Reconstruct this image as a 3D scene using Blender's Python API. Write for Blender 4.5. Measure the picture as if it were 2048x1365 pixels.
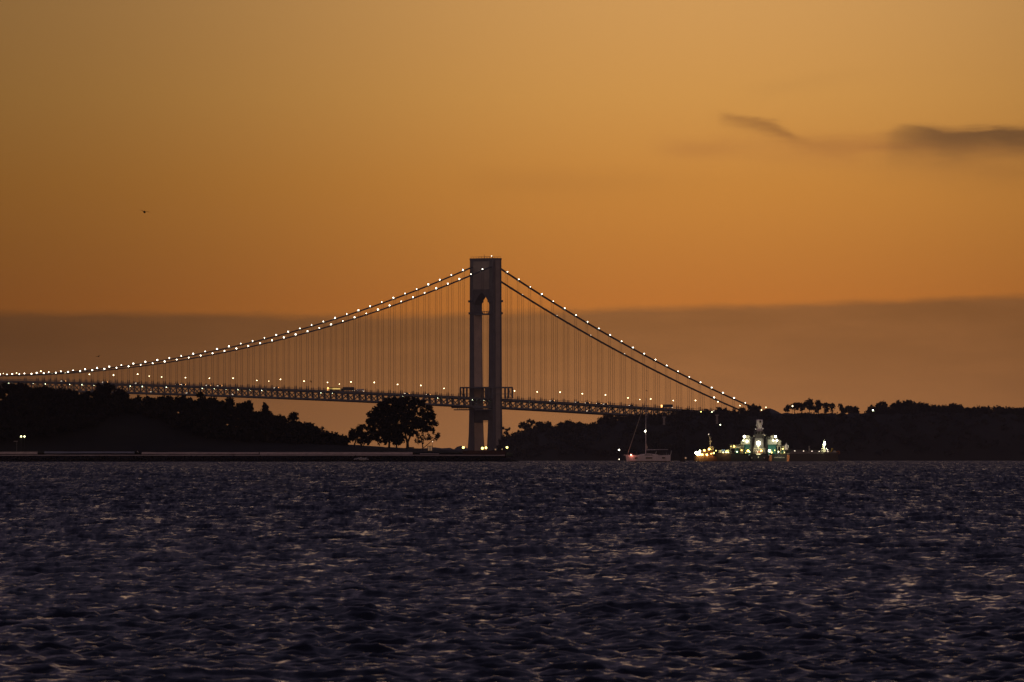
import bpy, math, random
import numpy as np
from mathutils import Vector, Matrix
R = math.radians
random.seed(7)
RNG = np.random.default_rng(11)
scene = bpy.context.scene
COL = scene.collection
for o in list(bpy.data.objects):
    bpy.data.objects.remove(o)

# ------------------------------------------------------------------ camera
F = 24307.6            # focal length in photograph pixels (2048 wide)
EYE_Y = 909.4          # eye level in photograph pixels
CAM_H = 2.5
EARTH = 1.86e7         # effective radius: the far water drops below eye level
cam = bpy.data.cameras.new('camera')
camo = bpy.data.objects.new('camera', cam)
COL.objects.link(camo)
camo.location = (0, 0, CAM_H)
camo.rotation_euler = (R(90), 0, 0)
cam.sensor_width = 36
cam.lens = 36 * F / 2048
cam.shift_y = (EYE_Y - 682.5) / 2048
cam.clip_start = 1
cam.clip_end = 60000
cam.dof.use_dof = True
cam.dof.focus_distance = 8000
cam.dof.aperture_fstop = 22
scene.camera = camo

def lin(r, g, b):
    f = lambda c: (c / 255 / 12.92) if c / 255 <= .04045 else ((c / 255 + .055) / 1.055) ** 2.4
    return (f(r), f(g), f(b), 1)

# ------------------------------------------------------------------ sky (dusk)
scene.view_settings.view_transform = 'Standard'
scene.view_settings.look = 'None'
scene.view_settings.gamma = 1
scene.view_settings.exposure = 0
scene.view_settings.use_curve_mapping = False
world = bpy.data.worlds.new('World')
scene.world = world
world.use_nodes = True
NT = world.node_tree
NT.nodes.clear()

class G:
    """small helper for node graphs"""
    def __init__(s, nt): s.nt = nt
    def n(s, t, **kw):
        nd = s.nt.nodes.new(t)
        for k, v in kw.items(): setattr(nd, k, v)
        return nd
    def put(s, sock, v):
        if hasattr(v, 'is_linked') or isinstance(v, bpy.types.NodeSocket): s.nt.links.new(v, sock)
        else: sock.default_value = v
    def m(s, op, a, b=0.0, c=0.0, clamp=False):
        nd = s.n('ShaderNodeMath', operation=op, use_clamp=clamp)
        for i, v in enumerate((a, b, c)): s.put(nd.inputs[i], v)
        return nd.outputs[0]
    def mix(s, fac, a, b, mode='MIX'):
        nd = s.n('ShaderNodeMix', data_type='RGBA', blend_type=mode)
        s.put(nd.inputs[0], fac); s.put(nd.inputs[6], a); s.put(nd.inputs[7], b)
        return nd.outputs[2]
    def ramp(s, fac, stops, interp='LINEAR'):
        nd = s.n('ShaderNodeValToRGB'); cr = nd.color_ramp; cr.interpolation = interp
        while len(cr.elements) < len(stops): cr.elements.new(.5)
        for e, (p, c) in zip(cr.elements, stops): e.position = p; e.color = c
        s.put(nd.inputs[0], fac)
        return nd.outputs[0]
    def curve(s, x, pts):
        nd = s.n('ShaderNodeFloatCurve'); cu = nd.mapping.curves[0]
        while len(cu.points) < len(pts): cu.points.new(.5, .5)
        for p, (a, b) in zip(cu.points, pts): p.location = (a, b); p.handle_type = 'AUTO_CLAMPED'
        nd.mapping.update()
        s.put(nd.inputs[1], x)
        return nd.outputs[0]
    def noise(s, vec, scale, detail=3, rough=.5, dist=0.0, dim='3D'):
        nd = s.n('ShaderNodeTexNoise', noise_dimensions=dim)
        s.put(nd.inputs['Vector'], vec)
        nd.inputs['Scale'].default_value = scale; nd.inputs['Detail'].default_value = detail
        nd.inputs['Roughness'].default_value = rough; nd.inputs['Distortion'].default_value = dist
        return nd.outputs[0]
    def ss(s, x, a, b):
        nd = s.n('ShaderNodeMapRange', interpolation_type='SMOOTHSTEP')
        s.put(nd.inputs[0], x); nd.inputs[1].default_value = a; nd.inputs[2].default_value = b
        return nd.outputs[0]

g = G(NT)
tc = g.n('ShaderNodeTexCoord').outputs['Generated']
sep = g.n('ShaderNodeSeparateXYZ'); NT.links.new(tc, sep.inputs[0])
dx, dy, dz = sep.outputs
# clear sky: warm afterglow low down, fading through mauve to slate overhead
t = g.m('SQRT', g.m('MAXIMUM', dz, 0.0))
clear = g.ramp(t, [
    (0.000, lin(186, 108, 46)), (0.113, lin(190, 115, 48)), (0.130, lin(192, 122, 52)), (0.150, lin(198, 132, 58)),
    (0.172, lin(203, 145, 74)), (0.194, lin(203, 150, 86)), (0.240, lin(158, 120, 92)), (0.30, lin(98, 81, 84)),
    (0.41, lin(71, 61, 73)), (0.56, lin(66, 58, 70)), (0.76, lin(56, 52, 70)), (1.0, lin(44, 44, 64))])
anti = g.ramp(t, [(0, lin(112, 88, 78)), (.16, lin(150, 112, 92)), (.30, lin(166, 124, 102)), (.45, lin(136, 108, 100)), (.62, lin(88, 76, 84)), (.8, lin(58, 53, 68)), (1, lin(44, 44, 64))])
hor = g.m('SQRT', g.m('ADD', g.m('ADD', g.m('MULTIPLY', dx, dx), g.m('MULTIPLY', dy, dy)), 1e-9))
AZ0 = R(0.95)
cphi = g.m('DIVIDE', g.m('ADD', g.m('MULTIPLY', dx, math.sin(AZ0)), g.m('MULTIPLY', dy, math.cos(AZ0))), hor)
lobe = g.m('EXPONENT', g.m('MULTIPLY', g.m('SUBTRACT', cphi, 1.0), 1 / R(1.75) ** 2))
low = g.m('SUBTRACT', 1.0, g.ss(t, 0.20, 0.42))            # the glow hugs the horizon
side = g.m('ADD', 0.33, g.m('MULTIPLY', lobe, 0.70))
broad = g.m('ADD', 0.96, g.m('MULTIPLY', g.m('ADD', cphi, 1.0), 0.02))
gain = g.m('ADD', g.m('MULTIPLY', side, low), g.m('MULTIPLY', broad, g.m('SUBTRACT', 1.0, low)))
# coordinates for the cloud bank: tangent of azimuth / elevation seen to the west
ay = g.m('MAXIMUM', dy, 0.05)
ta = g.m('DIVIDE', dx, ay)
te = g.m('DIVIDE', dz, ay)
cx = g.n('ShaderNodeCombineXYZ'); g.put(cx.inputs[0], ta); g.put(cx.inputs[1], g.m('MULTIPLY', te, 5.0))
cvec = cx.outputs[0]
u = g.m('ADD', g.m('MULTIPLY', ta, F / 2048 / 3), 0.5, clamp=True)      # 0..1 over three frame widths
PX = lambda x: ((x - 1024) / 2048) / 3 + .5
TE = lambda y: (EYE_Y - y) / F
# bank along the horizon
edge = g.curve(u, [(0, .52), (PX(-600), .50), (PX(0), .475), (PX(350), .473), (PX(700), .465), (PX(1000), .475), (PX(1250), .49), (PX(1600), .505), (PX(2048), .53), (PX(2700), .54), (1, .5)])
edge = g.m('MULTIPLY', edge, 600 / F)                                   # curve value 0..1 -> 0..600 px above eye level
wob = g.m('MULTIPLY', g.m('SUBTRACT', g.noise(cvec, 260, 4, .6), .5), 16 / F)
over = g.m('SUBTRACT', te, g.m('ADD', edge, wob))
bank = g.m('SUBTRACT', 1.0, g.ss(over, -14 / F, 9 / F))
bankcol = g.ramp(g.m('MULTIPLY', te, F / 600, clamp=True), [(0, lin(158, 108, 68)), (.15, lin(152, 102, 62)), (.38, lin(138, 91, 51)), (.47, lin(136, 89, 48)), (1, lin(136, 89, 48))])
streak = g.noise(cvec, 90, 5, .55)
bankcol = g.mix(g.m('MULTIPLY', g.ss(streak, .35, .75), .22), bankcol, lin(176, 116, 66))
sky = g.mix(g.m('MULTIPLY', bank, .93), clear, bankcol)
# drifting cloud wisps upper right
def wisp(pts_c, pts_o, half, amp, nscale, seed, strength, colr, base, soft=1.0):
    c = g.m('MULTIPLY', g.curve(u, pts_c), 900 / F)
    op = g.curve(u, pts_o)
    nz = g.m('MULTIPLY', g.m('SUBTRACT', g.noise(g.m_vec(seed), nscale, 5, .55, .4), .5), amp / F)
    dd = g.m('DIVIDE', g.m('SUBTRACT', te, g.m('ADD', c, nz)), half / F)
    dd = g.m('ADD', g.m('MAXIMUM', dd, 0.0), g.m('MULTIPLY', g.m('MINIMUM', dd, 0.0), 1 / soft))     # crisp top, soft underside
    thin = g.ss(g.noise(g.m_vec(seed + 31), nscale * .45, 4, .6), .25, .62)
    k = g.m('EXPONENT', g.m('MULTIPLY', g.m('MULTIPLY', dd, dd), -1.0))
    return g.mix(g.m('MULTIPLY', g.m('MULTIPLY', k, g.m('MULTIPLY', op, g.m('ADD', .55, g.m('MULTIPLY', thin, .45)))), strength), base, colr)
def m_vec(seed):
    nd = g.n('ShaderNodeVectorMath', operation='ADD'); g.put(nd.inputs[0], cvec); nd.inputs[1].default_value = (seed, seed * .7, seed * 1.3)
    return nd.outputs[0]
g.m_vec = m_vec
W = lambda y: (EYE_Y - y) / 900
Z0 = [(0, 0), (PX(1000), 0)]
sky = wisp([(0, W(240)), (PX(1440), W(234)), (PX(1480), W(239)), (PX(1530), W(250)), (PX(1562), W(257)), (PX(1590), W(272)), (PX(1615), W(284)), (PX(1700), W(290)), (1, W(290))],
           [(0, 0), (PX(1415), 0), (PX(1455), .7), (PX(1500), .95), (PX(1560), 1), (PX(1600), .5), (PX(1680), .15), (PX(1760), 0), (1, 0)], 8, 40, 200, 1.3, .70, lin(142, 95, 52), sky, 2.1)
sky = wisp([(0, W(290)), (PX(1300), W(292)), (PX(1500), W(290)), (PX(1700), W(290)), (PX(1850), W(286)), (1, W(282))],
           [(0, 0), (PX(1270), 0), (PX(1400), .5), (PX(1500), .35), (PX(1640), .7), (PX(1800), .8), (PX(2048), .6), (PX(2300), .3), (1, 0)], 18, 50, 110, 4.1, .70, lin(166, 106, 58), sky, 1.5)
sky = wisp([(0, W(270)), (PX(1740), W(284)), (PX(1800), W(268)), (PX(1850), W(263)), (PX(1900), W(267)), (PX(1960), W(262)), (PX(2048), W(264)), (PX(2300), W(275)), (1, W(285))],
           [(0, 0), (PX(1710), 0), (PX(1790), .5), (PX(1850), .85), (PX(1900), .95), (PX(2048), 1), (PX(2250), .7), (PX(2450), 0), (1, 0)], 13, 44, 170, 7.7, .97, lin(122, 85, 51), sky, 4.2)
sky = wisp([(0, W(360)), (PX(900), W(356)), (PX(1300), W(360)), (PX(1700), W(330)), (PX(2048), W(345)), (1, W(340))],
           [(0, 0), (PX(880), 0), (PX(1020), .4), (PX(1250), .35), (PX(1500), .1), (PX(1900), .6), (PX(2048), .7), (PX(2300), .2), (1, 0)], 24, 60, 100, 9.9, .34, lin(150, 98, 54), sky, 1.6)
sky = wisp([(0, W(170)), (PX(1500), W(178)), (PX(1620), W(160)), (PX(1800), W(140)), (1, W(100))],
           [(0, 0), (PX(1460), 0), (PX(1560), .6), (PX(1680), .5), (PX(1800), .1), (1, 0)], 14, 50, 120, 2.9, .18, lin(160, 112, 62), sky, 1.5)
skyn = g.mix(1.0, sky, g.n('ShaderNodeCombineXYZ').outputs[0], 'MULTIPLY')
skyz = g.mix(g.ss(g.m('MULTIPLY', cphi, -1.0), -.15, .6), skyn, anti)
gainc = g.n('ShaderNodeCombineXYZ')
for i in range(3): g.put(gainc.inputs[i], gain)
NT.links.new(gainc.outputs[0], skyn.node.inputs[7])
bg = g.n('ShaderNodeBackground'); NT.links.new(skyz, bg.inputs[0]); bg.inputs[1].default_value = 1.07
NT.links.new(bg.outputs[0], g.n('ShaderNodeOutputWorld').inputs[0])

# the sun is already down behind the bank: only a trace of direct light is left
sl = bpy.data.lights.new('sun', 'SUN'); sl.energy = 0.02; sl.angle = R(10); sl.color = (1, .62, .35)
sun = bpy.data.objects.new('sun', sl); COL.objects.link(sun)
sun.rotation_euler = (R(-88.5), 0, R(-0.75))

# ------------------------------------------------------------------ materials
def mat(name, col, rough=.7, metal=0, noise=None, var=.25, bump=0, spec=.4):
    m = bpy.data.materials.new(name); m.use_nodes = True
    h = G(m.node_tree); b = m.node_tree.nodes['Principled BSDF']
    b.inputs['Roughness'].default_value = rough; b.inputs['Metallic'].default_value = metal
    b.inputs['Specular IOR Level'].default_value = spec
    c = (*col, 1)
    if noise:
        co = h.n('ShaderNodeTexCoord').outputs['Object']
        nz = h.noise(co, noise, 5, .6)
        lo = tuple(x * (1 - var) for x in col) + (1,); hi = tuple(min(1, x * (1 + var)) for x in col) + (1,)
        h.put(b.inputs['Base Color'], h.ramp(nz, [(.3, lo), (.7, hi)]))
        if bump:
            bp = h.n('ShaderNodeBump'); bp.inputs['Strength'].default_value = .6; bp.inputs['Distance'].default_value = bump
            h.put(bp.inputs['Height'], nz); h.put(b.inputs['Normal'], bp.outputs[0])
    else:
        b.inputs['Base Color'].default_value = c
    return m
def emit(name, col, strength):
    m = bpy.data.materials.new(name); m.use_nodes = True
    b = m.node_tree.nodes['Principled BSDF']
    b.inputs['Base Color'].default_value = (.8, .8, .8, 1)
    b.inputs['Emission Color'].default_value = (*col, 1); b.inputs['Emission Strength'].default_value = strength
    return m
M = dict(
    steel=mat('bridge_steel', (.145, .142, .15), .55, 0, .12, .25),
    lit_tan=mat('tower_lit_tan', (.74, .58, .44), .6, 0, .08, .2),  # light tan that imitates lamplight on the far leg
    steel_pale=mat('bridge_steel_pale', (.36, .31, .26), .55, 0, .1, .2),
    cable=mat('cable_steel', (.10, .10, .10), .6, 0, .3, .2),
    truss=mat('truss_steel', (.17, .18, .19), .6, 0, .3, .3),
    asphalt=mat('asphalt', (.05, .05, .052), .8, 0, .8, .3),
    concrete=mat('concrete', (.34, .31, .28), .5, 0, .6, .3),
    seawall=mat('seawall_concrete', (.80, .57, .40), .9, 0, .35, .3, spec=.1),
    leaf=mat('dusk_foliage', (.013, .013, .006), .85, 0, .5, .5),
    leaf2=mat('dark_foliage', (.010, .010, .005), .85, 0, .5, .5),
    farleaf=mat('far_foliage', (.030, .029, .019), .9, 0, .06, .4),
    bark=mat('bark', (.04, .032, .025), .9, 0, 2, .3),
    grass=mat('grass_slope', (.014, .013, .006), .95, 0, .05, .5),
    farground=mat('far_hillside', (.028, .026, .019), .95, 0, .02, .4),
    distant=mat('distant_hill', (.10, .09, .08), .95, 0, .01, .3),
    rock=mat('dark_rock', (.010, .0095, .009), .9, 0, .8, .5),
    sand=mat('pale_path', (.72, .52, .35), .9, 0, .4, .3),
    white=mat('white_paint', (.72, .70, .66), .4, 0, .8, .12),
    boat=mat('boat_gelcoat', (.82, .76, .76), .3, 0, .5, .12),
    dark=mat('dark_paint', (.03, .03, .033), .5, 0, .7, .3),
    glass=mat('dark_glass', (.01, .01, .012), .1),
    teal=mat('teal_paint', (.025, .17, .14), .45, 0, .6, .2),
    cream=mat('cream_paint', (.66, .64, .50), .5, 0, .6, .15),
    yellow=mat('yellow_paint', (.62, .42, .05), .5, 0, .6, .2),
    orange=mat('rusty_orange_paint', (.45, .17, .07), .6, 0, .6, .3),
    rust=mat('rusty_hull', (.07, .035, .025), .7, 0, .5, .4),
    coaming=mat('coaming_paint', (.34, .30, .25), .6, 0, .3, .3),
    greyhull=mat('grey_hull', (.10, .095, .09), .6, 0, .4, .3),
    rubber=mat('rubber', (.012, .012, .012), .8),
    blue=mat('blue_tarp', (.08, .14, .35), .6),
    cloth=mat('sail_cloth', (.62, .50, .40), .8, 0, 1, .15),
    truckgrey=mat('truck_box_grey', (.10, .11, .12), .6),
    bird=mat('bird_feathers', (.05, .035, .02), .9),
    foam=mat('sea_foam', (.75, .74, .72), .8),
    lamp=emit('lamp_white', (1, .90, .70), 9), lampdim=emit('lamp_dim', (1, .82, .62), 3.5),
    street=emit('street_lamp_glow', (1, .80, .44), 7), green=emit('lamp_pale_green', (.90, 1, .62), 9),
    amber=emit('amber_light', (1, .42, .12), 5), red=emit('red_light', (1, .16, .05), 4.5),
    redhot=emit('port_light', (1, .30, .20), 14),
    gold=emit('gold_light', (1, .62, .12), 9), yellowlamp=emit('yellow_lamp', (1, .85, .22), 4.5),
    flood=emit('floodlight_glow', (1, .93, .68), 16), buslit=emit('bus_window_glow', (1, .66, .16), .75),
    kiosk=emit('kiosk_panel_glow', (1, .5, .2), .20), twin=emit('park_lamp_glow', (1, .93, .42), 8),
)

# ------------------------------------------------------------------ mesh helpers
class MB:
    def __init__(s): s.v = []; s.f = []
    def quadbox(s, p):                       # 8 corners: bottom 4, top 4
        n = len(s.v); s.v += [tuple(q) for q in p]
        s.f += [tuple(n + i for i in q) for q in ((3, 2, 1, 0), (4, 5, 6, 7), (0, 1, 5, 4), (1, 2, 6, 5), (2, 3, 7, 6), (3, 0, 4, 7))]
        return s
    def box(s, x0, x1, y0, y1, z0, z1, taper=1.0):
        cx, cy = (x0 + x1) / 2, (y0 + y1) / 2
        k = lambda x, y: (cx + (x - cx) * taper, cy + (y - cy) * taper)
        return s.quadbox([(x0, y0, z0), (x1, y0, z0), (x1, y1, z0), (x0, y1, z0),
                          (*k(x0, y0), z1), (*k(x1, y0), z1), (*k(x1, y1), z1), (*k(x0, y1), z1)])
    def tube(s, p0, p1, r0, r1=None, n=6, caps=True):
        r1 = r0 if r1 is None else r1
        p0, p1 = Vector(p0), Vector(p1); d = (p1 - p0)
        if d.length < 1e-6: return s
        d.normalize(); a = d.orthogonal().normalized(); b = d.cross(a); k = len(s.v)
        for p, r in ((p0, r0), (p1, r1)):
            for i in range(n):
                w = 2 * math.pi * i / n
                s.v.append(tuple(p + (a * math.cos(w) + b * math.sin(w)) * r))
        s.f += [(k + i, k + (i + 1) % n, k + n + (i + 1) % n, k + n + i) for i in range(n)]
        if caps: s.f += [tuple(k + i for i in reversed(range(n))), tuple(k + n + i for i in range(n))]
        return s
    def path(s, pts, r, n=6):
        k = len(s.v); pts = [Vector(p) for p in pts]
        for j, p in enumerate(pts):
            d = (pts[min(j + 1, len(pts) - 1)] - pts[max(j - 1, 0)]).normalized()
            a = d.cross(Vector((0, 0, 1))); a = (a if a.length > 1e-4 else Vector((1, 0, 0))).normalized(); b = a.cross(d)
            for i in range(n):
                w = 2 * math.pi * i / n; s.v.append(tuple(p + (a * math.cos(w) + b * math.sin(w)) * r))
        for j in range(len(pts) - 1):
            s.f += [(k + j * n + i, k + j * n + (i + 1) % n, k + (j + 1) * n + (i + 1) % n, k + (j + 1) * n + i) for i in range(n)]
        return s
    def ball(s, c, r, nu=8, nv=5, sz=1.0):
        k = len(s.v); c = Vector(c)
        s.v.append(tuple(c + Vector((0, 0, r * sz))))
        for j in range(1, nv):
            for i in range(nu):
                th = math.pi * j / nv; ph = 2 * math.pi * i / nu
                s.v.append(tuple(c + Vector((r * math.sin(th) * math.cos(ph), r * math.sin(th) * math.sin(ph), r * sz * math.cos(th)))))
        s.v.append(tuple(c - Vector((0, 0, r * sz)))); e = len(s.v) - 1
        for i in range(nu):
            s.f.append((k, k + 1 + i, k + 1 + (i + 1) % nu)); q = k + 1 + (nv - 2) * nu
            s.f.append((e, q + (i + 1) % nu, q + i))
        for j in range(nv - 2):
            for i in range(nu):
                a = k + 1 + j * nu
                s.f.append((a + i, a + nu + i, a + nu + (i + 1) % nu, a + (i + 1) % nu))
        return s
    def prism(s, poly, axis, a, b):
        """poly: 2-D outline extruded from a to b along 'x' or 'y' (other two coordinates from poly)."""
        k = len(s.v); n = len(poly)
        mk = (lambda p, c: (p[0], c, p[1])) if axis == 'y' else (lambda p, c: (c, p[0], p[1]))
        for c in (a, b): s.v += [mk(p, c) for p in poly]
        s.f += [tuple(k + i for i in range(n)), tuple(k + n + i for i in reversed(range(n)))]
        s.f += [(k + i, k + n + i, k + n + (i + 1) % n, k + (i + 1) % n) for i in range(n)]
        return s
    def loft(s, rings, close=True):
        k = len(s.v); n = len(rings[0])
        for r_ in rings: s.v += [tuple(p) for p in r_]
        for j in range(len(rings) - 1):
            for i in range(n if close else n - 1):
                s.f.append((k + j * n + i, k + j * n + (i + 1) % n, k + (j + 1) * n + (i + 1) % n, k + (j + 1) * n + i))
        if close: s.f += [tuple(k + i for i in reversed(range(n))), tuple(k + (len(rings) - 1) * n + i for i in range(n))]
        return s
    def mesh(s, name, m, smooth=False):
        me = bpy.data.meshes.new(name); me.from_pydata(s.v, [], s.f); me.materials.append(m)
        import bmesh
        bm = bmesh.new(); bm.from_mesh(me); bmesh.ops.recalc_face_normals(bm, faces=bm.faces); bm.to_mesh(me); bm.free()
        if smooth: me.polygons.foreach_set('use_smooth', [True] * len(me.polygons))
        return me
    def build(s, name, m, parent=None, loc=None, smooth=False):
        return place(name, s.mesh(name, m, smooth), parent, loc)

def place(name, me, parent=None, loc=None):
    o = bpy.data.objects.new(name, me); COL.objects.link(o)
    if parent is not None: o.parent = parent
    if loc is not None: o.location = loc
    return o
def tag(o, label=None, cat=None, group=None, kind=None):
    for k, v in (('label', label), ('category', cat), ('group', group), ('kind', kind)):
        if v: o[k] = v
    return o
def thing(name, label, cat, loc=(0, 0, 0), rz=0, group=None):
    o = bpy.data.objects.new(name, None); COL.objects.link(o); o.location = loc; o.rotation_euler = (0, 0, rz)
    o.empty_display_size = .5
    return tag(o, label, cat, group)
def holder(name, parent):
    o = bpy.data.objects.new(name, None); COL.objects.link(o); o.parent = parent
    return o
def tree_copy(o, parent=None):
    c = o.copy(); COL.objects.link(c); c.parent = parent
    for ch in list(o.children): tree_copy(ch, c)
    return c
def soup(name, V, T, m, parent=None, loc=None):
    """triangle or quad soup from numpy arrays"""
    me = bpy.data.meshes.new(name); n = T.shape[1]
    me.vertices.add(len(V)); me.vertices.foreach_set('co', V.astype(np.float32).ravel())
    me.loops.add(T.size); me.loops.foreach_set('vertex_index', T.astype(np.int32).ravel())
    me.polygons.add(len(T)); me.polygons.foreach_set('loop_start', np.arange(0, T.size, n, dtype=np.int32))
    me.materials.append(m); me.update(calc_edges=True)
    return place(name, me, parent, loc)
def at(px, py, d):
    """world point seen at photograph pixel (px, py) when it stands d metres out"""
    return Vector(((px - 1024) / F * d, d, CAM_H + (EYE_Y - py) / F * d))
def sea(d): return -d * d / (2 * EARTH)
def light(name, parent, loc, power, col, r=.4):
    l = bpy.data.lights.new(name, 'POINT'); l.energy = power; l.color = col; l.shadow_soft_size = r
    o = bpy.data.objects.new(name, l); COL.objects.link(o); o.parent = parent; o.location = loc
    return o

# ------------------------------------------------------------------ water
def build_water():
    rows = [15.0]
    while rows[-1] < 105: rows.append(rows[-1] * 1.02)
    while rows[-1] < 10500: rows.append(rows[-1] + 1.2e-4 * rows[-1] ** 1.35)
    while rows[-1] < 15500: rows.append(rows[-1] * 1.03)
    d = np.array(rows, np.float32); ds = np.gradient(d)
    core = np.linspace(-R(2.7), R(2.7), 300)
    wide = R(2.75) + np.array([.15, .35, .7, 1.2, 2, 3.2, 5, 7.5, 11, 15, 20]) * R(1)
    az = np.concatenate([-wide[::-1], core, wide]).astype(np.float32)
    X = np.outer(d, np.sin(az)); Y = np.outer(d, np.cos(az))
    Zc = -(d[:, None] ** 2) / (2 * EARTH) * np.ones_like(X)
    Z = np.zeros_like(X); DX = np.zeros_like(X); DY = np.zeros_like(X)
    rng = np.random.default_rng(5)
    NC = 84; SL = .125; FLOOR = .036
    lam = np.exp(np.linspace(np.log(.2), np.log(42), NC)) * rng.uniform(.93, 1.07, NC)
    # patches of rougher and calmer water
    patch = np.zeros_like(X)
    for L_, a_ in ((45, .5), (21, .4), (90, .5), (12, .35)):
        w = rng.uniform(-.9, .9); patch += a_ * np.sin((X * np.sin(w) * .8 + Y * np.cos(w) * .35) * 2 * np.pi / L_ + rng.uniform(0, 6.28))
    patch = 1 + .2 * patch
    for i in range(NC):
        L_ = lam[i]; th = rng.normal(0, .80); kx, ky = np.sin(th), np.cos(th)
        k = 2 * np.pi / L_
        slope = SL * min(1, (.5 / L_) ** 1.15)
        a = slope / k
        le = L_ / max(abs(ky), .25)
        w = np.clip((le / ds - 2.6) / 2.4, 0, 1); w = (w * w * (3 - 2 * w)).astype(np.float32)
        r0 = np.argmax(w <= 0) if (w <= 0).any() else len(w)
        sel = np.where(w > 0)[0]
        if len(sel) == 0: continue
        i0, i1 = sel[0], sel[-1] + 1
        ph = (X[i0:i1] * kx + Y[i0:i1] * ky) * k + rng.uniform(0, 6.28)
        # the open bay is rougher than the sheltered water by the shore
        out = np.clip((d[i0:i1] - 130) / (520 * min(L_, 6) / 3), 0, 1)
        a_far = FLOOR * min(1, 7 / L_) / k
        amp = ((a + np.maximum(a_far - a, 0) * out) * w[i0:i1])[:, None] * (patch[i0:i1] if L_ < 9 else 1)
        Z[i0:i1] += amp * np.cos(ph)
        sn = amp * np.sin(ph) * .75
        DX[i0:i1] -= sn * kx; DY[i0:i1] -= sn * ky
    V = np.stack([X + DX, Y + DY, Z + Zc], -1).reshape(-1, 3)
    nr, nc = X.shape
    idx = np.arange(nr * nc).reshape(nr, nc)
    T = np.stack([idx[:-1, :-1], idx[:-1, 1:], idx[1:, 1:], idx[1:, :-1]], -1).reshape(-1, 4)
    m = bpy.data.materials.new('bay_water'); m.use_nodes = True
    h = G(m.node_tree); b = m.node_tree.nodes['Principled BSDF']
    b.inputs['Base Color'].default_value = (.010, .010, .016, 1)
    b.inputs['IOR'].default_value = 1.333; b.inputs['Roughness'].default_value = .24
    geo = h.n('ShaderNodeNewGeometry').outputs['Position']
    mp = h.n('ShaderNodeMapping'); h.put(mp.inputs[0], geo); mp.inputs['Scale'].default_value = (1, .55, 1)
    n1 = h.noise(mp.outputs[0], 4.5, 4, .6, .3)
    bp = h.n('ShaderNodeBump'); bp.inputs['Strength'].default_value = 1; bp.inputs['Distance'].default_value = .03
    h.put(bp.inputs['Height'], n1)
    # wavelets between mesh size and ripple size: short crests whose steep faces look towards the shore
    def wavelets(sx, sy, seed):
        q = h.n('ShaderNodeMapping'); h.put(q.inputs[0], geo); q.inputs['Scale'].default_value = (sx, sy, 0); q.inputs['Location'].default_value = (seed, seed * 3, 0); q.inputs['Rotation'].default_value = (0, 0, .12 * (seed % 3 - 1))
        return h.m('SUBTRACT', h.noise(q.outputs[0], 1, 2, .6, .5), .5)
    wy = h.m('ADD', h.m('ADD', h.m('MULTIPLY', wavelets(5.0, .60, 1), 1.0), h.m('MULTIPLY', wavelets(2.3, .17, 2), 1.05)), h.m('ADD', h.m('MULTIPLY', wavelets(1.0, .040, 3), .8), h.m('MULTIPLY', wavelets(.35, .009, 4), .32)))
    sp0 = h.n('ShaderNodeSeparateXYZ'); h.put(sp0.inputs[0], geo)
    fr = h.ss(h.m('LOGARITHM', h.m('MAXIMUM', sp0.outputs[1], 20.0), 10.0), 2.05, 2.9)
    tilt = h.m('ADD', h.m('MULTIPLY', wy, h.m('ADD', .36, h.m('MULTIPLY', fr, .42))), h.m('ADD', -.065, h.m('MULTIPLY', fr, -.125)))
    tv = h.n('ShaderNodeCombineXYZ'); h.put(tv.inputs[1], tilt); h.put(tv.inputs[0], h.m('MULTIPLY', wavelets(2.2, .3, 5), .25))
    va = h.n('ShaderNodeVectorMath', operation='ADD'); h.put(va.inputs[0], bp.outputs[0]); h.put(va.inputs[1], tv.outputs[0])
    vn = h.n('ShaderNodeVectorMath', operation='NORMALIZE'); h.put(vn.inputs[0], va.outputs[0])
    h.put(b.inputs['Normal'], vn.outputs[0])
    # ripples too small for the mesh: wind-roughened and slick patches
    ms = h.n('ShaderNodeMapping'); h.put(ms.inputs[0], geo); ms.inputs['Scale'].default_value = (1.3, .07, 0)
    ml = h.n('ShaderNodeMapping'); h.put(ml.inputs[0], geo); ml.inputs['Scale'].default_value = (.16, .008, 0)
    pa = h.noise(ms.outputs[0], 1, 4, .6, .2); pb = h.noise(ml.outputs[0], 1, 3, .55, .2)
    sp = h.n('ShaderNodeSeparateXYZ'); h.put(sp.inputs[0], geo)
    far = h.ss(h.m('LOGARITHM', h.m('MAXIMUM', sp.outputs[1], 20.0), 10.0), 2.0, 3.1)
    ro = h.m('ADD', h.m('ADD', h.m('MULTIPLY', far, .14), .15), h.m('ADD', h.m('MULTIPLY', h.m('SUBTRACT', pa, .5), .30), h.m('MULTIPLY', h.m('SUBTRACT', pb, .5), .15)))
    h.put(b.inputs['Roughness'], h.m('MINIMUM', h.m('MAXIMUM', ro, .08), .62))
    o = soup('water', V, T, m)
    o.data.polygons.foreach_set('use_smooth', [True] * len(o.data.polygons))
    tag(o, 'dark choppy bay water filling the foreground', kind='structure')
build_water()

# seabed under everything, so that nothing is bottomless from another position
sb = MB(); sb.box(-7000, 7000, -50, 16000, -40, -30); tag(sb.build('seabed', M['rock']), kind='structure')

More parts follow.
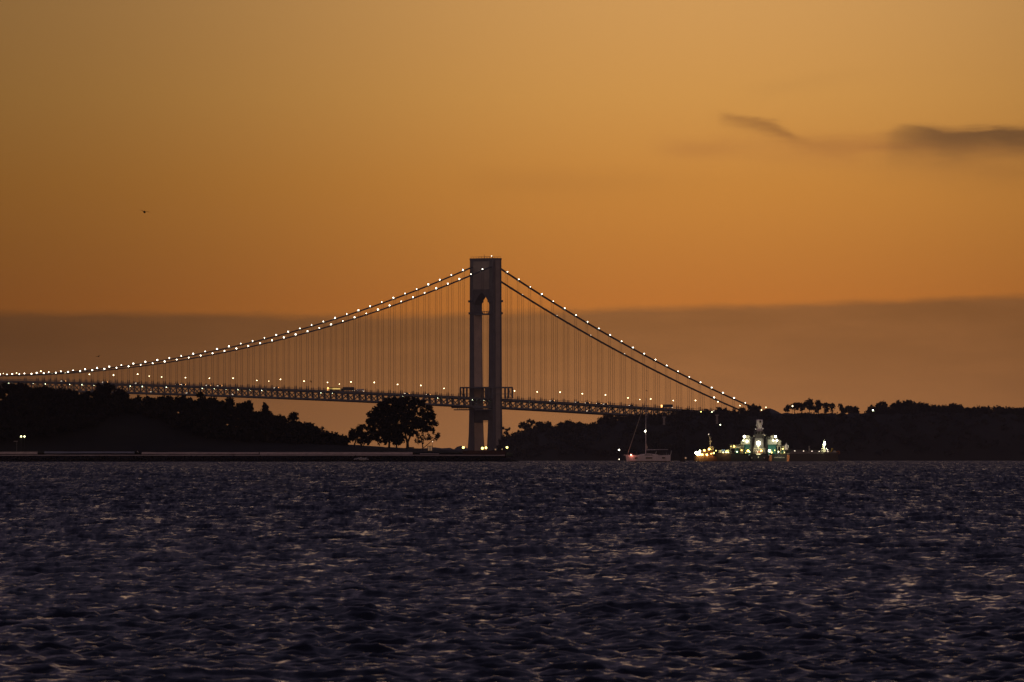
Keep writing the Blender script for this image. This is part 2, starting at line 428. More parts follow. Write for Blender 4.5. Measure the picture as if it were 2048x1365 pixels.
# ------------------------------------------------------------------ foliage helpers
def leaves(centers, sig, per, size, rng):
    """leaf-sized triangles scattered round clump centres"""
    C = np.repeat(centers, per, 0); n = len(C)
    P = C + rng.normal(0, 1, (n, 3)) * sig
    a = rng.normal(0, 1, (n, 3)); a /= np.linalg.norm(a, axis=1)[:, None]
    b = rng.normal(0, 1, (n, 3)); b -= a * (a * b).sum(1)[:, None]; b /= np.linalg.norm(b, axis=1)[:, None]
    s = size * rng.uniform(.6, 1.4, (n, 1))
    V = np.stack([P - a * s * .6 - b * s * .4, P + a * s * .6 - b * s * .3, P + b * s * .75], 1).reshape(-1, 3)
    return V, np.arange(3 * n).reshape(-1, 3)
def lobe_points(c, r, n, rng, inner=.35):
    u_ = rng.normal(0, 1, (n, 3)); u_ /= np.linalg.norm(u_, axis=1)[:, None]
    k = rng.uniform(inner, 1, (n, 1)) ** .6
    return np.array(c) + u_ * k * np.array(r)
def make_tree(name, label, cat, base, lobes, d, leaf, trunks, group=None, leaf_size=.55, dens=1.0, gap=0.0, twig=True, sig=.75):
    """base: world foot of the trunk; lobes: crown masses as photograph (x, y, rx, ry) at distance d; trunks: list of pixel paths with radii (m)"""
    root = thing(name, label, cat, base, 0, group)
    mpp = d / F; pts = []
    rng = np.random.default_rng(abs(hash((round(base[0], 1), round(base[2], 1), len(lobes)))) % (2 ** 31))
    for (x, y, rx, ry) in lobes:
        c = at(x, y, d) - Vector(base); n = max(6, int(dens * rx * ry * mpp * mpp * 1.1))
        depth = min(max(rx * .8, ry * .7), 40)
        pts.append(lobe_points((c.x, c.y + rng.uniform(-.3, .3) * depth * mpp, c.z), (rx * mpp, depth * mpp, ry * mpp), n, rng))
    P = np.concatenate(pts)
    if gap > 0: P = P[rng.uniform(0, 1, len(P)) > gap]
    V, T = leaves(P, sig, 22, leaf_size, rng)
    soup('crown', V, T, leaf, root)
    tb = MB()
    for path, r0, r1 in trunks:
        q = [at(x, y, d) - Vector(base) for x, y in path]
        for i in range(len(q) - 1):
            f0, f1 = i / (len(q) - 1), (i + 1) / (len(q) - 1)
            tb.tube(q[i], q[i + 1], r0 + (r1 - r0) * f0, r0 + (r1 - r0) * f1, 7)
    if twig:
        top = at(*trunks[0][0][-1], d) - Vector(base)
        for p in P[rng.choice(len(P), min(len(P), 14), replace=False)]: tb.tube(top, p, trunks[0][2] * .6, .04, 4)
    tb.build('trunk', M['bark'], root)
    return root

# ------------------------------------------------------------------ suspension bridge
ANG = 0.6586614475
BX, BY, BZ = -27.397, 12625.36, -5.5
THETA = math.pi + ANG
bridge = thing('suspension_bridge', 'long grey suspension bridge with lamp-lit cables and one tall tower in view', 'bridge', (BX, BY, BZ), THETA)
ROT = Matrix.Rotation(THETA, 3, 'Z')
def bw(s, v, z): return Vector((BX, BY, BZ)) + ROT @ Vector((s, v, z))
HALF = 15.9
def zdeck(s): return 66.4 + .0383 * s - 1.94e-5 * s * s
def zlamp(s): return 88.38 + 117.68 * ((s - 649) / 649) ** 2 if s >= 0 else 206.06 + .5229 * s + 2.763e-4 * s * s
def zcable(s): return zlamp(s) - 1.4
PAN = 15.1
MAIN = [16.4 + PAN * k for k in range(46)]
SIDE = [-15.4 - PAN * k for k in range(22)]

def build_tower():
    tw = holder('tower', bridge)
    H = 211.0
    for sgn, nm in ((-1, 'leg'), (1, 'leg')):
        L = MB()
        # stations: height, outer face v, inner face v, half depth along the bridge
        st = [(-14, 22.6, 11.0, 8.4), (12, 21.4, 11.2, 7.2), (30, 20.6, 11.6, 6.3), (54, 20.2, 12.2, 6.0), (120, 19.95, 13.1, 5.75), (172, 19.75, 13.5, 5.65), (H, 19.6, 13.5, 5.6)]
        L.loft([[(-hd, sgn * vi, z), (hd, sgn * vi, z), (hd, sgn * vo, z), (-hd, sgn * vo, z)] for z, vo, vi, hd in st])
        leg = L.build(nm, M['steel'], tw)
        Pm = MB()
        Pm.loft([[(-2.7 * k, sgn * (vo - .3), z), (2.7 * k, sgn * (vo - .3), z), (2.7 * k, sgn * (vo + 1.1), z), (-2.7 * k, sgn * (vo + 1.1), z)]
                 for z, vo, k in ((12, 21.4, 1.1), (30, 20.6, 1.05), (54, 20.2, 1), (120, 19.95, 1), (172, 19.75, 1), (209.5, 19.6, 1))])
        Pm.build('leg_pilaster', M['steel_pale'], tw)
        Ba = MB(); Ba.box(-10.5, 10.5, sgn * 17 - 8.5, sgn * 17 + 8.5, -14, 9.5, .96); Ba.build('leg_base', M['concrete'], tw)
    # portal beam with pointed arch
    a = 13.45
    out = [(-a, 209.6), (-a, 158.5)]
    out = [(-a, 156)] + [(-a + .02, 168)] + [(-9.2, 171.5), (-4.2, 175.2), (0, 178.0), (4.2, 175.2), (9.2, 171.5), (a - .02, 168)] + [(a, 156), (a, 209.8), (-a, 209.8)]
    out = [(-a, 163), (-10.8, 167.5), (-5.6, 172.6), (0, 176.4), (5.6, 172.6), (10.8, 167.5), (a, 163), (a, 209.8), (-a, 209.8)]
    up = MB(); up.prism(out, 'x', -5.2, 5.2); up.build('portal_beam', M['steel'], tw)
    # shelf above the arch; pale slabs with lamplight painted in, on portal and far leg
    for q0, q1 in ((5.2, 5.9), (-5.9, -5.2)): MB().box(q0, q1, -a, a, 179.5, 208.5).build('portal_lit_face', M['steel_pale'], tw)
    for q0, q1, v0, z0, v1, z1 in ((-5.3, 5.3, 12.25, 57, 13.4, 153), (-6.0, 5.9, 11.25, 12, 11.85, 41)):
        pn = MB(); pn.quadbox([(q0, -v0, z0), (q1, -v0, z0), (q1, -v0 + .3, z0), (q0, -v0 + .3, z0), (q0 * .97, -v1, z1), (q1 * .97, -v1, z1), (q1 * .97, -v1 + .3, z1), (q0 * .97, -v1 + .3, z1)]); pn.build('leg_lit_face', M['lit_tan'], tw)  # added slabs: lamplit tone of the inner face put into their colour
    for q0, q1 in ((5.9, 6.5), (-6.5, -5.9)): MB().box(q0, q1, -a, a, 178.2, 179.5).build('portal_ledge', M['steel'], tw)
    MB().box(-5.8, 5.8, -19.8, 19.8, H - 1.2, H + .8).build('tower_cap', M['steel'], tw)
    # strut under the roadway
    lo = MB(); lo.prism([(-12.1, 43.2), (12.1, 43.2), (12.1, 55.2), (-12.1, 55.2)], 'x', -5.0, 5.0); lo.build('cross_beam', M['steel'], tw)
    lw = MB(); lw.box(-4.6, 4.6, -12.0, 12.0, 41.6, 42.2); lw.build('strut_walkway', M['truss'], tw)
    wk = MB(); wk.box(-4.9, 4.9, -13.3, 13.3, 152.8, 154.4)
    for v in np.arange(-12, 12.1, 4): wk.box(4.4, 4.8, v - .2, v + .2, 154.4, 157.0)
    wk.box(4.4, 4.8, -13.3, 13.3, 156.2, 156.7); wk.build('tower_walkway', M['truss'], tw)
    for z, ext in ((166.5, 2.6), (154, 2.2)):
        for sgn in (-1, 1):
            c = sgn * 16.6
            for f in (-1, 1):
                b = MB(); x_ = sorted((f * 6, f * (6 + ext))); b.box(x_[0], x_[1], c - 2.0, c + 2.0, z - .5, z + .2)
                x_ = sorted((f * (5.6 + ext), f * (6 + ext))); b.box(x_[0], x_[1], c - 2, c + 2, z + .1, z + 1.8)
                b.build('maintenance_platform', M['truss'], tw)
    # rail, aerials and beacon on the top
    rl = MB()
    for v in np.arange(-18.5, 18.6, 4.6):
        for s in (-5, 5): rl.tube((s, v, H + .8), (s, v, H + 2.4), .14, n=4)
    for s in (-5, 5): rl.box(s - .1, s + .1, -18.6, 18.6, H + 2.3, H + 2.5)
    rl.build('top_railing', M['truss'], tw)
    for p_, h_ in (((0, -2), 5.2), ((3, 15), 3.6)): MB().tube((*p_, H + .8), (*p_, H + h_), .28, .1, 5).build('aerial', M['dark'], tw)
    bc = MB(); bc.ball((1, 11.5, H + 3.0), .55); bc.build('beacon', M['lampdim'], tw)
    # scaffold canopy over the roadway and hanging scaffold below it
    cz = zdeck(0) + 10.3
    sc = MB(); sc.box(-18.5, 17.5, -21.5, 22.5, cz, cz + 1.5)
    for s in (-18, -13, -8.5, 8.5, 13, 17):
        for v in (-21, 22): sc.box(s - .7, s + .7, v - .6, v + .6, cz - 10.5, cz)
    for s0, s1 in ((-18, -13), (13, 17)):
        for v in (-21, 22):
            sc.tube((s0, v, cz - 10), (s1, v, cz - .5), .25, n=4)
    for v in (-21, 22): sc.box(-18.5, 17.5, v - .3, v + .3, cz - 6.2, cz - 5.6)
    sc.build('scaffold_canopy', M['truss'], tw)
    hz = zdeck(6) - 12.8
    hs = MB(); hs.box(5, 28, -18, 18, hz, hz + 1.1); hs.box(5, 31, -18, 18, hz + 2.2, hz + 3.6)
    for s in np.arange(6, 26, 2.5): hs.box(s - .2, s + .2, 17.4, 17.9, hz, hz + 2.4); hs.box(s - .2, s + .2, -17.9, -17.4, hz, hz + 2.4)
    hs.build('hanging_scaffold', M['truss'], tw)
build_tower()

# deck: two roadways between stiffening trusses
def ribbon(name, m, w, z0, z1, s0=-440, s1=760, off=0):
    k = MB(); rings = []
    for s in np.linspace(s0, s1, 61):
        z = zdeck(s); rings.append([(s, off - w, z + z0), (s, off + w, z + z0), (s, off + w, z + z1), (s, off - w, z + z1)])
    return k.loft(rings).build(name, m, bridge)
ribbon('upper_roadway', M['asphalt'], 15.0, -1.6, -.2)
ribbon('lower_roadway', M['asphalt'], 15.0, -9.9, -8.6)
for sg in (-1, 1):
    for nm, z0, z1 in (('top_chord', -2.1, -.1), ('bottom_chord', -10.2, -8.5)):
        ribbon(nm, M['truss'], .75, z0, z1, off=sg * HALF)
    k = MB(); rings = []
    ribbon('deck_railing', M['truss'], .12, 1.0, 1.3, off=sg * 16.4)
for i in range(-27, 49):
    s0 = 16.4 - PAN / 2 + PAN * i - PAN / 2; sm = s0 + PAN / 2; s1 = s0 + PAN
    for sg in (-1, 1):
        k = MB(); v = sg * HALF; zt = lambda s: zdeck(s) - 2.0; zb = lambda s: zdeck(s) - 8.6
        for s, w_ in ((s0, .62), (sm, .42)): k.quadbox([(s - w_, v - .4, zb(s)), (s + w_, v - .4, zb(s)), (s + w_, v + .4, zb(s)), (s - w_, v + .4, zb(s)),
                                               (s - w_, v - .4, zt(s)), (s + w_, v - .4, zt(s)), (s + w_, v + .4, zt(s)), (s - w_, v + .4, zt(s))])
        for a_, b_ in ((s0, sm), (s1, sm)):
            w_ = .62
            k.quadbox([(b_ - w_, v - .35, zb(b_)), (b_ + w_, v - .35, zb(b_)), (b_ + w_, v + .35, zb(b_)), (b_ - w_, v + .35, zb(b_)),
                       (a_ - w_, v - .35, zt(a_)), (a_ + w_, v - .35, zt(a_)), (a_ + w_, v + .35, zt(a_)), (a_ - w_, v + .35, zt(a_))])
        k.build('truss_panel', M['truss'], bridge)

# cables with their lamps, suspenders below
lamp_me = MB().ball((0, 0, 0), .62).mesh('cable_lamp', M['lamp'])
dimlamp_me = MB().ball((0, 0, 0), .42).mesh('cable_lamp_dim', M['lampdim'])
for sg in (-1, 1):
    for tw_ in (-1.38, 1.38):
        v = sg * HALF + tw_
        pts = [(s, v, zcable(s)) for s in np.linspace(-352, 0, 40)] + [(s, v, zcable(s)) for s in np.linspace(6, 760, 90)]
        pts[39:40] = [(-4, v, zcable(-4)), (0, v, zcable(0) - .6), (4, v, zcable(4))]
        k = MB(); k.path(pts, .52, 6)
        cab = k.build('main_cable', M['cable'], bridge)
        if (tw_ > 0) == (sg > 0):        # outer cable of each pair carries the lamps
            if sg > 0:
                sl_ = [16.37 + PAN * i for i in range(46)] + [-16.29 - PAN * i for i in range(22)]; dl = []
            else:
                sl_ = [17.55 + PAN * i for i in range(46)] + [-316.8]; dl = [-60.8, -106.2, -151.3, -196.5]
            for s in sl_:
                o = place('cable_lamp', lamp_me, cab, (s, sg * HALF, zlamp(s))); o.scale = [random.choice((.72, .85, .95, 1, 1.05, 1.15))] * 3
            for s in dl: place('cable_lamp', dimlamp_me, cab, (s, sg * HALF, zlamp(s) - .4))
        for s in MAIN + SIDE:
            zc, zd = zcable(s), zdeck(s) - .2
            if zc - zd < 1.5: continue
            q = MB(); r = .092
            q.box(s - r, s + r, v - r, v + r, zd, zc)
            if zc - zd > 6: q.box(s - .42, s + .42, v - .35, v + .35, zd, zd + 3.6, .7)
            q.box(s - .5, s + .5, v - .62, v + .62, zc - .75, zc + .62)
            q.build('suspender', M['cable'], bridge)
# lamps under the upper roadway
ceil_me = MB().ball((0, 0, 0), .5, 6, 4).mesh('ceiling_lamp', M['green'])
rr = random.Random(3)
for i in range(-22, 44):
    s = 12.0 + PAN * i + (0 if i >= 0 else 1.0)
    keep = .85 if s < 10 else (.75 if 150 < s < 260 else .45)
    if rr.random() < keep and abs(s) > 8:
        o = place('ceiling_lamp', ceil_me, bridge, (s, 12.5, zdeck(s) - 2.9)); k = rr.choice((.65, .8, 1, 1, 1.15)); o.scale = (k, k, k)
# anchorage block of the side span (mostly behind the trees)
k = MB(); k.box(-392, -352, -21, 21, 10, 47)
k.build('anchorage', M['concrete'], bridge)

# street lamps on the upper roadway
def lamp_mesh(post_h, arm, rad, m):
    p = MB(); p.tube((0, 0, 0), (0, 0, post_h), .13, .08, 5); p.tube((0, 0, post_h), (0, -arm, post_h + .35), .07, n=4)
    h = MB(); h.ball((0, -arm, post_h + .25), rad, 8, 5, .85)
    return p.mesh('post', M['truss']), h.mesh('lamp_head', m)
ORD = ['first', 'second', 'third', 'fourth', 'fifth', 'sixth', 'seventh', 'eighth', 'ninth', 'tenth', 'eleventh', 'twelfth', 'thirteenth', 'fourteenth', 'fifteenth', 'sixteenth', 'seventeenth', 'eighteenth', 'nineteenth', 'twentieth', 'twenty-first']
pm, hm = lamp_mesh(9.2, 1.6, .6, M['street'])
pm2, hm2 = lamp_mesh(9.0, 1.6, .46, M['street'])
def street_lamp(s, v, pme, hme, label, rz, group):
    o = thing('street_lamp', label, 'street lamp', bw(s, v, zdeck(s) - .2), THETA + rz, group)
    place('post', pme, o); q = place('lamp_head', hme, o); k_ = random.uniform(.8, 1.12); q.scale = (k_, 1, k_)
for i in range(19):
    street_lamp(64.4 + 30.12 * i, 14.6, pm, hm, f'lit street lamp on the bridge roadway, {ORD[i]} bright one left of the tower', 0, 'bright street lamps along the bridge roadway')
for i, s in enumerate([-27.9, -57.7, -87.9, -117.4, -148.1, -178.2, -208.5, -238.7, -268.6, -298.9, -328.6, -363.8]):
    street_lamp(s, 14.6, pm, hm, f'lit street lamp on the bridge roadway, {ORD[i]} bright one right of the tower', 0, 'bright street lamps along the bridge roadway')
for i, s in enumerate([180.3, 270.9, 422.5, 467.3, 543.8, 604.4]):
    street_lamp(s, -14.6, pm2, hm2, f'fainter street lamp on the far side of the bridge, {ORD[i]} left of the tower', math.pi, 'faint street lamps on the far side of the bridge')
for i, s in enumerate([-214.5, -365.8]):
    street_lamp(s, -14.6, pm2, hm2, f'fainter street lamp on the far side of the bridge, {ORD[i]} right of the tower', math.pi, 'faint street lamps on the far side of the bridge')

# traffic
def pose(o, s, v, upper=True, away=False):
    o.location = bw(s, v, zdeck(s) + (-.17 if upper else -8.57)); o.rotation_euler = (0, 0, THETA + (math.pi if away else 0))
def make_car(name, label, mbody, kind='car'):
    o = thing(name, label, kind)
    b = MB(); b.prism([(-2.3, .35), (2.3, .35), (2.35, .85), (1.2, 1.0), (.5, 1.55), (-1.3, 1.6), (-2.2, 1.05), (-2.35, .8)], 'y', -.95, .95); b.build('body', mbody, o)
    for x in (-1.4, 1.4):
        for y in (-.9, .9): w = MB(); w.tube((x, y - .12, .35), (x, y + .12, .35), .36, n=8); w.build('wheel', M['rubber'], o)
    for y in (-.65, .65):
        h = MB(); h.ball((2.3, y, .75), .26, 6, 4); h.build('headlight', M['lampdim'], o)
        h = MB(); h.ball((-2.32, y, .85), .42, 6, 4); h.build('tail_light', M['amber'], o)
    return o
car0 = make_car('car', 'small car with glowing tail lights on the bridge, just right of the tower', M['dark'])
# (s, v, direction away?, where)
cars = [(-78, 12, False, 'small car with glowing tail lights, nearest the tower on its right side'),
        (-112, 12, False, 'small car with glowing tail lights, second to the right of the bridge tower'),
        (-128, 8, False, 'small car with glowing tail lights, third to the right of the bridge tower'),
        (-140, 12, False, 'small car with glowing tail lights, fourth to the right of the bridge tower'),
        (-152, 8, False, 'small car with glowing tail lights, fifth to the right of the bridge tower'),
        (-183, 12, False, 'small car with glowing tail lights, last before the box lorry right of the tower'),
        (-296, 12, False, 'small car with glowing tail lights, on the bridge above the wooded shore'),
        (112, 12, False, 'small car with glowing tail lights, nearest the tower on its left side'),
        (84, 11, False, 'small car with glowing tail lights, beside the scaffold left of the tower'),
        (280, 12, False, 'small car with glowing tail lights, first left of the lit bus'),
        (352, 12, False, 'small car with glowing tail lights, second left of the lit bus'),
        (364, 9, False, 'small car with glowing tail lights, third left of the lit bus'),
        (398, 12, False, 'small car with glowing tail lights, fourth left of the lit bus'),
        (402, 8, False, 'small car with glowing tail lights, fifth left of the lit bus'),
        (455, 12, False, 'small car with glowing tail lights, above the gap left of the bushy slope'),
        (496, 12, False, 'small car with glowing tail lights, leftmost but one on the bridge'),
        (548, 12, False, 'small car with glowing tail lights, leftmost on the bridge')]
for i, (s, v, aw, lb) in enumerate(cars):
    o = car0 if i == 0 else tree_copy(car0)
    pose(o, s, v, True, aw); tag(o, lb, 'car', 'cars on the upper roadway of the bridge')
def lower_car(s, lb):
    o = tree_copy(car0); pose(o, s, 13, False); tag(o, lb, 'car', 'cars on the lower roadway of the bridge')
    for c in o.children:
        if c.name.startswith('tail_light'): c.data = red_me
red_me = MB().ball((-2.32, 0, .9), .45, 6, 4).mesh('tail_light', M['red'])
lower_car(437, 'car with red tail lights on the lower roadway, above the bare hillside')
lower_car(392, 'car with red tail lights on the lower roadway, above the left bushes')
lower_car(334, 'car with red tail lights on the lower roadway, near the last slope tree')
lower_car(-126, 'car with red tail lights on the lower roadway, right of the tower')
# bus, lorry, van seen left of the tower
bus = thing('bus', 'lit yellow bus on the bridge in front of a dark lorry', 'bus')
b = MB(); b.box(-7.5, 7.5, -1.3, 1.3, .5, 1.5); b.box(-7.5, 7.5, -1.3, 1.3, 3.0, 3.7); b.box(-7.4, 7.4, -1.2, 1.2, 1.5, 3.0); b.build('body', M['yellow'], bus)
for sg in (-1, 1):
    for i in range(7):
        w = MB(); w.box(-7 + i * 2, -5.2 + i * 2, sg * 1.32 - .05, sg * 1.32 + .05, 1.6, 2.9); w.build('window', M['buslit'], bus)
for x in (-4.5, 4.8):
    for y in (-1.2, 1.2): w = MB(); w.tube((x, y - .15, .5), (x, y + .15, .5), .5, n=8); w.build('wheel', M['rubber'], bus)
for y in (-.9, .9): h = MB(); h.ball((7.5, y, 1.0), .35, 6, 4); h.build('tail_light', M['amber'], bus)
h = MB(); h.box(7.5, 7.6, -1.1, 1.1, 2.0, 3.6); h.build('rear_sign', M['amber'], bus)
pose(bus, 206, 12)
def lorry(label, s, box_m, L=13.0, H=3.9, cab=M['dark'], name='box_lorry', cat='lorry'):
    o = thing(name, label, cat)
    b = MB(); b.box(-L / 2, L / 2 - 2.6, -1.25, 1.25, 1.1, H); b.build('cargo_box', box_m, o)
    b = MB(); b.prism([(L / 2 - 2.5, .6), (L / 2, .6), (L / 2, 1.7), (L / 2 - .6, 2.9), (L / 2 - 2.5, 3.0)], 'y', -1.2, 1.2); b.build('cab', cab, o)
    for x in (-L / 2 + 1.5, -L / 2 + 3, L / 2 - 1.3):
        for y in (-1.1, 1.1): w = MB(); w.tube((x, y - .15, .5), (x, y + .15, .5), .5, n=8); w.build('wheel', M['rubber'], o)
    for y in (-.8, .8): h = MB(); h.ball((-L / 2, y, 1.0), .3, 6, 4); h.build('tail_light', M['lampdim'], o)
    pose(o, s, 12); return o
lorry('long lorry with a dark grey box, right behind the lit bus', 188.5, M['truckgrey'], 15.5, 4.6)
lorry('pale box van following the dark lorry on the bridge', 172.5, M['white'], 8.5, 3.2, M['white'], 'delivery_van', 'van')
lorry('box lorry with an orange lit front behind the yacht mast', -231, M['truckgrey'], 14, 4.2)
lr = bpy.data.objects.get('box_lorry.001')
if lr: h = MB(); h.box(7.0, 7.15, -1.1, 1.1, 1.2, 3.6); h.build('front_light_panel', M['amber'], lr)

# ------------------------------------------------------------------ far wooded shore on the right
DF = 12350.0
ridge = [(985, 905), (1004, 884), (1020, 875), (1060, 860), (1100, 859), (1180, 857), (1210, 846), (1260, 839), (1310, 834), (1365, 829), (1460, 829), (1560, 827), (1700, 828), (1760, 826), (1850, 823), (1950, 826), (2048, 828), (2200, 830), (2500, 840)]
RX = np.array([p[0] for p in ridge], float); RY = np.array([p[1] for p in ridge], float)
def far_z(px, tt):
    """height of the hillside at column px; tt 0 at the shore, 1 at the ridge, 2 behind"""
    h = at(0, np.interp(px, RX, RY), DF).z + 5
    prof = math.sin(min(tt, 1) * math.pi / 2) ** .8 if tt < 1 else 1 - .25 * (tt - 1) ** 2
    return -5 + h * prof
def far_d(px, tt): return DF - 130 + 130 * tt
xs = np.linspace(980, 2500, 150); ts = np.linspace(0, 2.5, 16)
V = []; 
for tt in ts:
    for px in xs:
        d = far_d(px, tt); jit = RNG.normal(0, .8) if 0 < tt else 0
        V.append(((px - 1024) / F * d, d, far_z(px, tt) + jit - (2.0 if tt == 0 else 0)))
idx = np.arange(len(ts) * len(xs)).reshape(len(ts), len(xs))
T = np.stack([idx[:-1, :-1], idx[:-1, 1:], idx[1:, 1:], idx[1:, :-1]], -1).reshape(-1, 4)
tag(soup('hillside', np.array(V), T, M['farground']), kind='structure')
# forest canopy on that hillside: one mass nobody could count
P = []
for i in range(1500):
    px = RNG.uniform(1005, 2450); tt = RNG.uniform(.08, 1.05)
    if (1535 < px < 1738 and tt > .82): continue
    if px >= 1738 and RNG.uniform() < .5: tt = RNG.uniform(.85, 1.06)
    d = far_d(px, tt); r = RNG.uniform(3, 5.5)
    c = ((px - 1024) / F * d, d, far_z(px, tt) + RNG.uniform(-2.5, .8) + (2.2 if px >= 1738 and tt > .85 else 0))
    P.append(lobe_points(c, (r, r, r * .75), 14, RNG, .7))
V, T = leaves(np.concatenate(P), .8, 6, 1.5, RNG)
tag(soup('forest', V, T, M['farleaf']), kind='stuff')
# ridge trees one can tell apart: (label, [lobes px], trunk x, base y, airy)
far_trees = [
    ('thin see-through tree at the waterside end of the wooded shore', [(1008, 861, 6, 5), (1018, 857, 6, 4), (1013, 866, 8, 5)], 1012, 880, .8),
    ('wide flat-topped airy tree on the left shoulder of the wooded shore', [(1045, 847, 9, 4), (1058, 844, 11, 4), (1068, 847, 7, 3), (1050, 853, 16, 6)], 1055, 866, .55),
    ('small rounded tree right of the flat-topped airy tree', [(1082, 850, 8, 5), (1078, 856, 10, 6)], 1081, 868, 0),
    ('dome-crowned tree left of the dip in the shore ridge', [(1097, 851, 8, 6), (1097, 858, 11, 7)], 1097, 868, 0),
    ('ragged low tree in the dip of the shore ridge', [(1116, 853, 8, 5), (1124, 850, 6, 4)], 1119, 866, .4),
    ('broad dark dome tree in the middle of the low shore ridge', [(1136, 849, 12, 6), (1134, 856, 16, 8)], 1136, 868, 0),
    ('flat bushy tree right of the broad dark dome tree', [(1158, 851, 12, 5), (1165, 856, 14, 7)], 1160, 868, .2),
    ('ragged tree at the foot of the rise below the roadway', [(1184, 851, 9, 5), (1177, 857, 10, 6)], 1182, 866, .3),
    ('large crown on the rise just below the roadway', [(1216, 838, 13, 7), (1207, 843, 11, 7)], 1214, 858, 0),
    ('second crown on the rise below the roadway, left of the yacht mast', [(1236, 839, 10, 6), (1245, 842, 8, 5)], 1238, 856, .2),
    ('tree touching the underside of the roadway left of the yacht mast', [(1264, 836, 12, 6), (1282, 835, 11, 5)], 1270, 852, .2),
    ('bushy tree under the roadway right of the yacht mast', [(1308, 835, 12, 5), (1316, 839, 9, 6)], 1310, 850, .2),
    ('tree hiding the truss where the roadway meets the wood', [(1372, 826, 10, 7), (1384, 828, 9, 6), (1360, 833, 12, 5)], 1374, 848, 0),
    ('dark tree left of the lit gap under the roadway', [(1412, 826, 9, 6), (1420, 829, 8, 5)], 1414, 845, 0),
    ('pointed tree below the end of the far cable', [(1440, 823, 6, 7), (1450, 823, 6, 6), (1445, 829, 11, 6)], 1445, 845, .1),
    ('low bushy tree under the end of the far cable', [(1470, 826, 10, 5), (1484, 822, 5, 6)], 1474, 842, .2),
    ('dark humped tree where the near cable comes down', [(1503, 816, 9, 6), (1512, 819, 8, 5), (1506, 825, 14, 7)], 1506, 842, 0),
    ('first tall tree of the ridge-top row, leftmost and lowest', [(1574, 819, 5, 4), (1578, 815, 5, 4)], 1576, 830, .3),
    ('second tree of the ridge-top row, with a lamp in its crown', [(1587, 811, 7, 6), (1592, 814, 8, 6)], 1589, 829, .3),
    ('third tree of the ridge-top row, with a flat crown', [(1604, 811, 7, 5), (1602, 817, 6, 5)], 1604, 829, .3),
    ('tallest tree of the ridge-top row', [(1619, 805, 9, 5), (1614, 812, 7, 6), (1624, 813, 7, 6)], 1619, 829, .25),
    ('tree with a slim crown right of the tallest ridge-top tree', [(1636, 807, 7, 5), (1640, 812, 6, 6), (1634, 819, 7, 5)], 1637, 829, .3),
    ('small pointed tree right of the ridge-top row', [(1651, 812, 4, 4), (1652, 819, 5, 5)], 1651, 829, .3),
    ('slender tree with a round top standing clear on the ridge', [(1664, 811, 5, 4), (1665, 818, 4, 5)], 1665, 829, .3),
    ('thin leaning tree beside the low hedge on the ridge', [(1681, 811, 3, 3), (1682, 818, 3, 4)], 1682, 829, .4),
    ('low rounded thicket tree on the ridge', [(1697, 819, 13, 6), (1709, 821, 9, 6), (1686, 823, 8, 4)], 1698, 830, 0),
    ('spindly bare tree beside the white ridge lamp', [(1743, 817, 4, 4), (1738, 822, 3, 4)], 1742, 830, .7),
    ('round ball-shaped tree on the ridge beside the white lamp', [(1763, 815, 11, 10), (1765, 810, 8, 6)], 1764, 830, 0),
    ('twin-lobed grey tree right of the ball-shaped tree', [(1787, 812, 5, 7), (1796, 809, 6, 6), (1791, 818, 10, 6)], 1792, 830, .15),
    ('large domed tree forming the top of the right ridge', [(1816, 808, 11, 6), (1812, 815, 16, 8), (1828, 813, 12, 7)], 1815, 830, 0),
    ('broad flat tree right of the domed ridge tree', [(1845, 812, 11, 5), (1852, 818, 15, 6)], 1848, 830, .1),
    ('ragged tree with thin twigs between the two right domes', [(1874, 816, 9, 5), (1885, 818, 7, 4)], 1878, 830, .3),
    ('second domed tree of the right ridge', [(1906, 814, 10, 6), (1916, 816, 10, 6), (1898, 819, 9, 6)], 1908, 830, 0),
    ('small low tree in the dip right of the second dome', [(1934, 824, 6, 3), (1940, 822, 4, 3)], 1937, 832, .4),
    ('low humped tree left of the last dome on the ridge', [(1962, 822, 13, 5), (1976, 823, 9, 5)], 1966, 834, 0),
    ('last domed tree before the right edge', [(2000, 821, 13, 5), (2012, 823, 10, 5)], 2004, 834, 0),
    ('tree cut by the right edge of the view', [(2042, 823, 9, 5), (2052, 821, 8, 5)], 2045, 836, 0)]
for lb, lobes, tx, by, airy in far_trees:
    base = at(tx, by, DF)
    topy = min(l[1] for l in lobes)
    make_tree('tree', lb, 'tree', base, lobes, DF, M['farleaf'], [([(tx, by), (tx, (by + topy) / 2 + 2)], .5, .3)], 'trees along the ridge of the far shore', 1.5, 1.1 if airy < .5 else .7, airy * .75, True, .8)
# distant low land and the pale hump right of the cable end
def lump(name, pts, d, depth, m, lab=None):
    k = MB(); poly = [((x - 1024) / F * d, CAM_H + (EYE_Y - y) / F * d) for x, y in pts]
    poly = [(poly[0][0], -12)] + poly + [(poly[-1][0], -12)]
    rings = []
    for t_, sc_ in ((0, .05), (.15, .75), (.4, 1), (.7, .85), (1, .1)):
        rings.append([(x, d + depth * (t_ - .4), -12 + (z + 12) * sc_) for x, z in poly[1:-1]])
    k.loft(rings, close=False); o = k.build(name, m, smooth=True); tag(o, lab, kind='structure'); return o
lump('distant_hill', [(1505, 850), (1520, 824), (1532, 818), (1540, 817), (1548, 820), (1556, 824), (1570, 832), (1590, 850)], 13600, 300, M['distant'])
lump('distant_shore', [(640, 903), (760, 899), (850, 897), (868, 895), (884, 897), (900, 896), (908, 899), (914, 894), (921, 892), (930, 895), (940, 899), (960, 900), (1010, 902), (1040, 906)], 14300, 300, M['distant'])
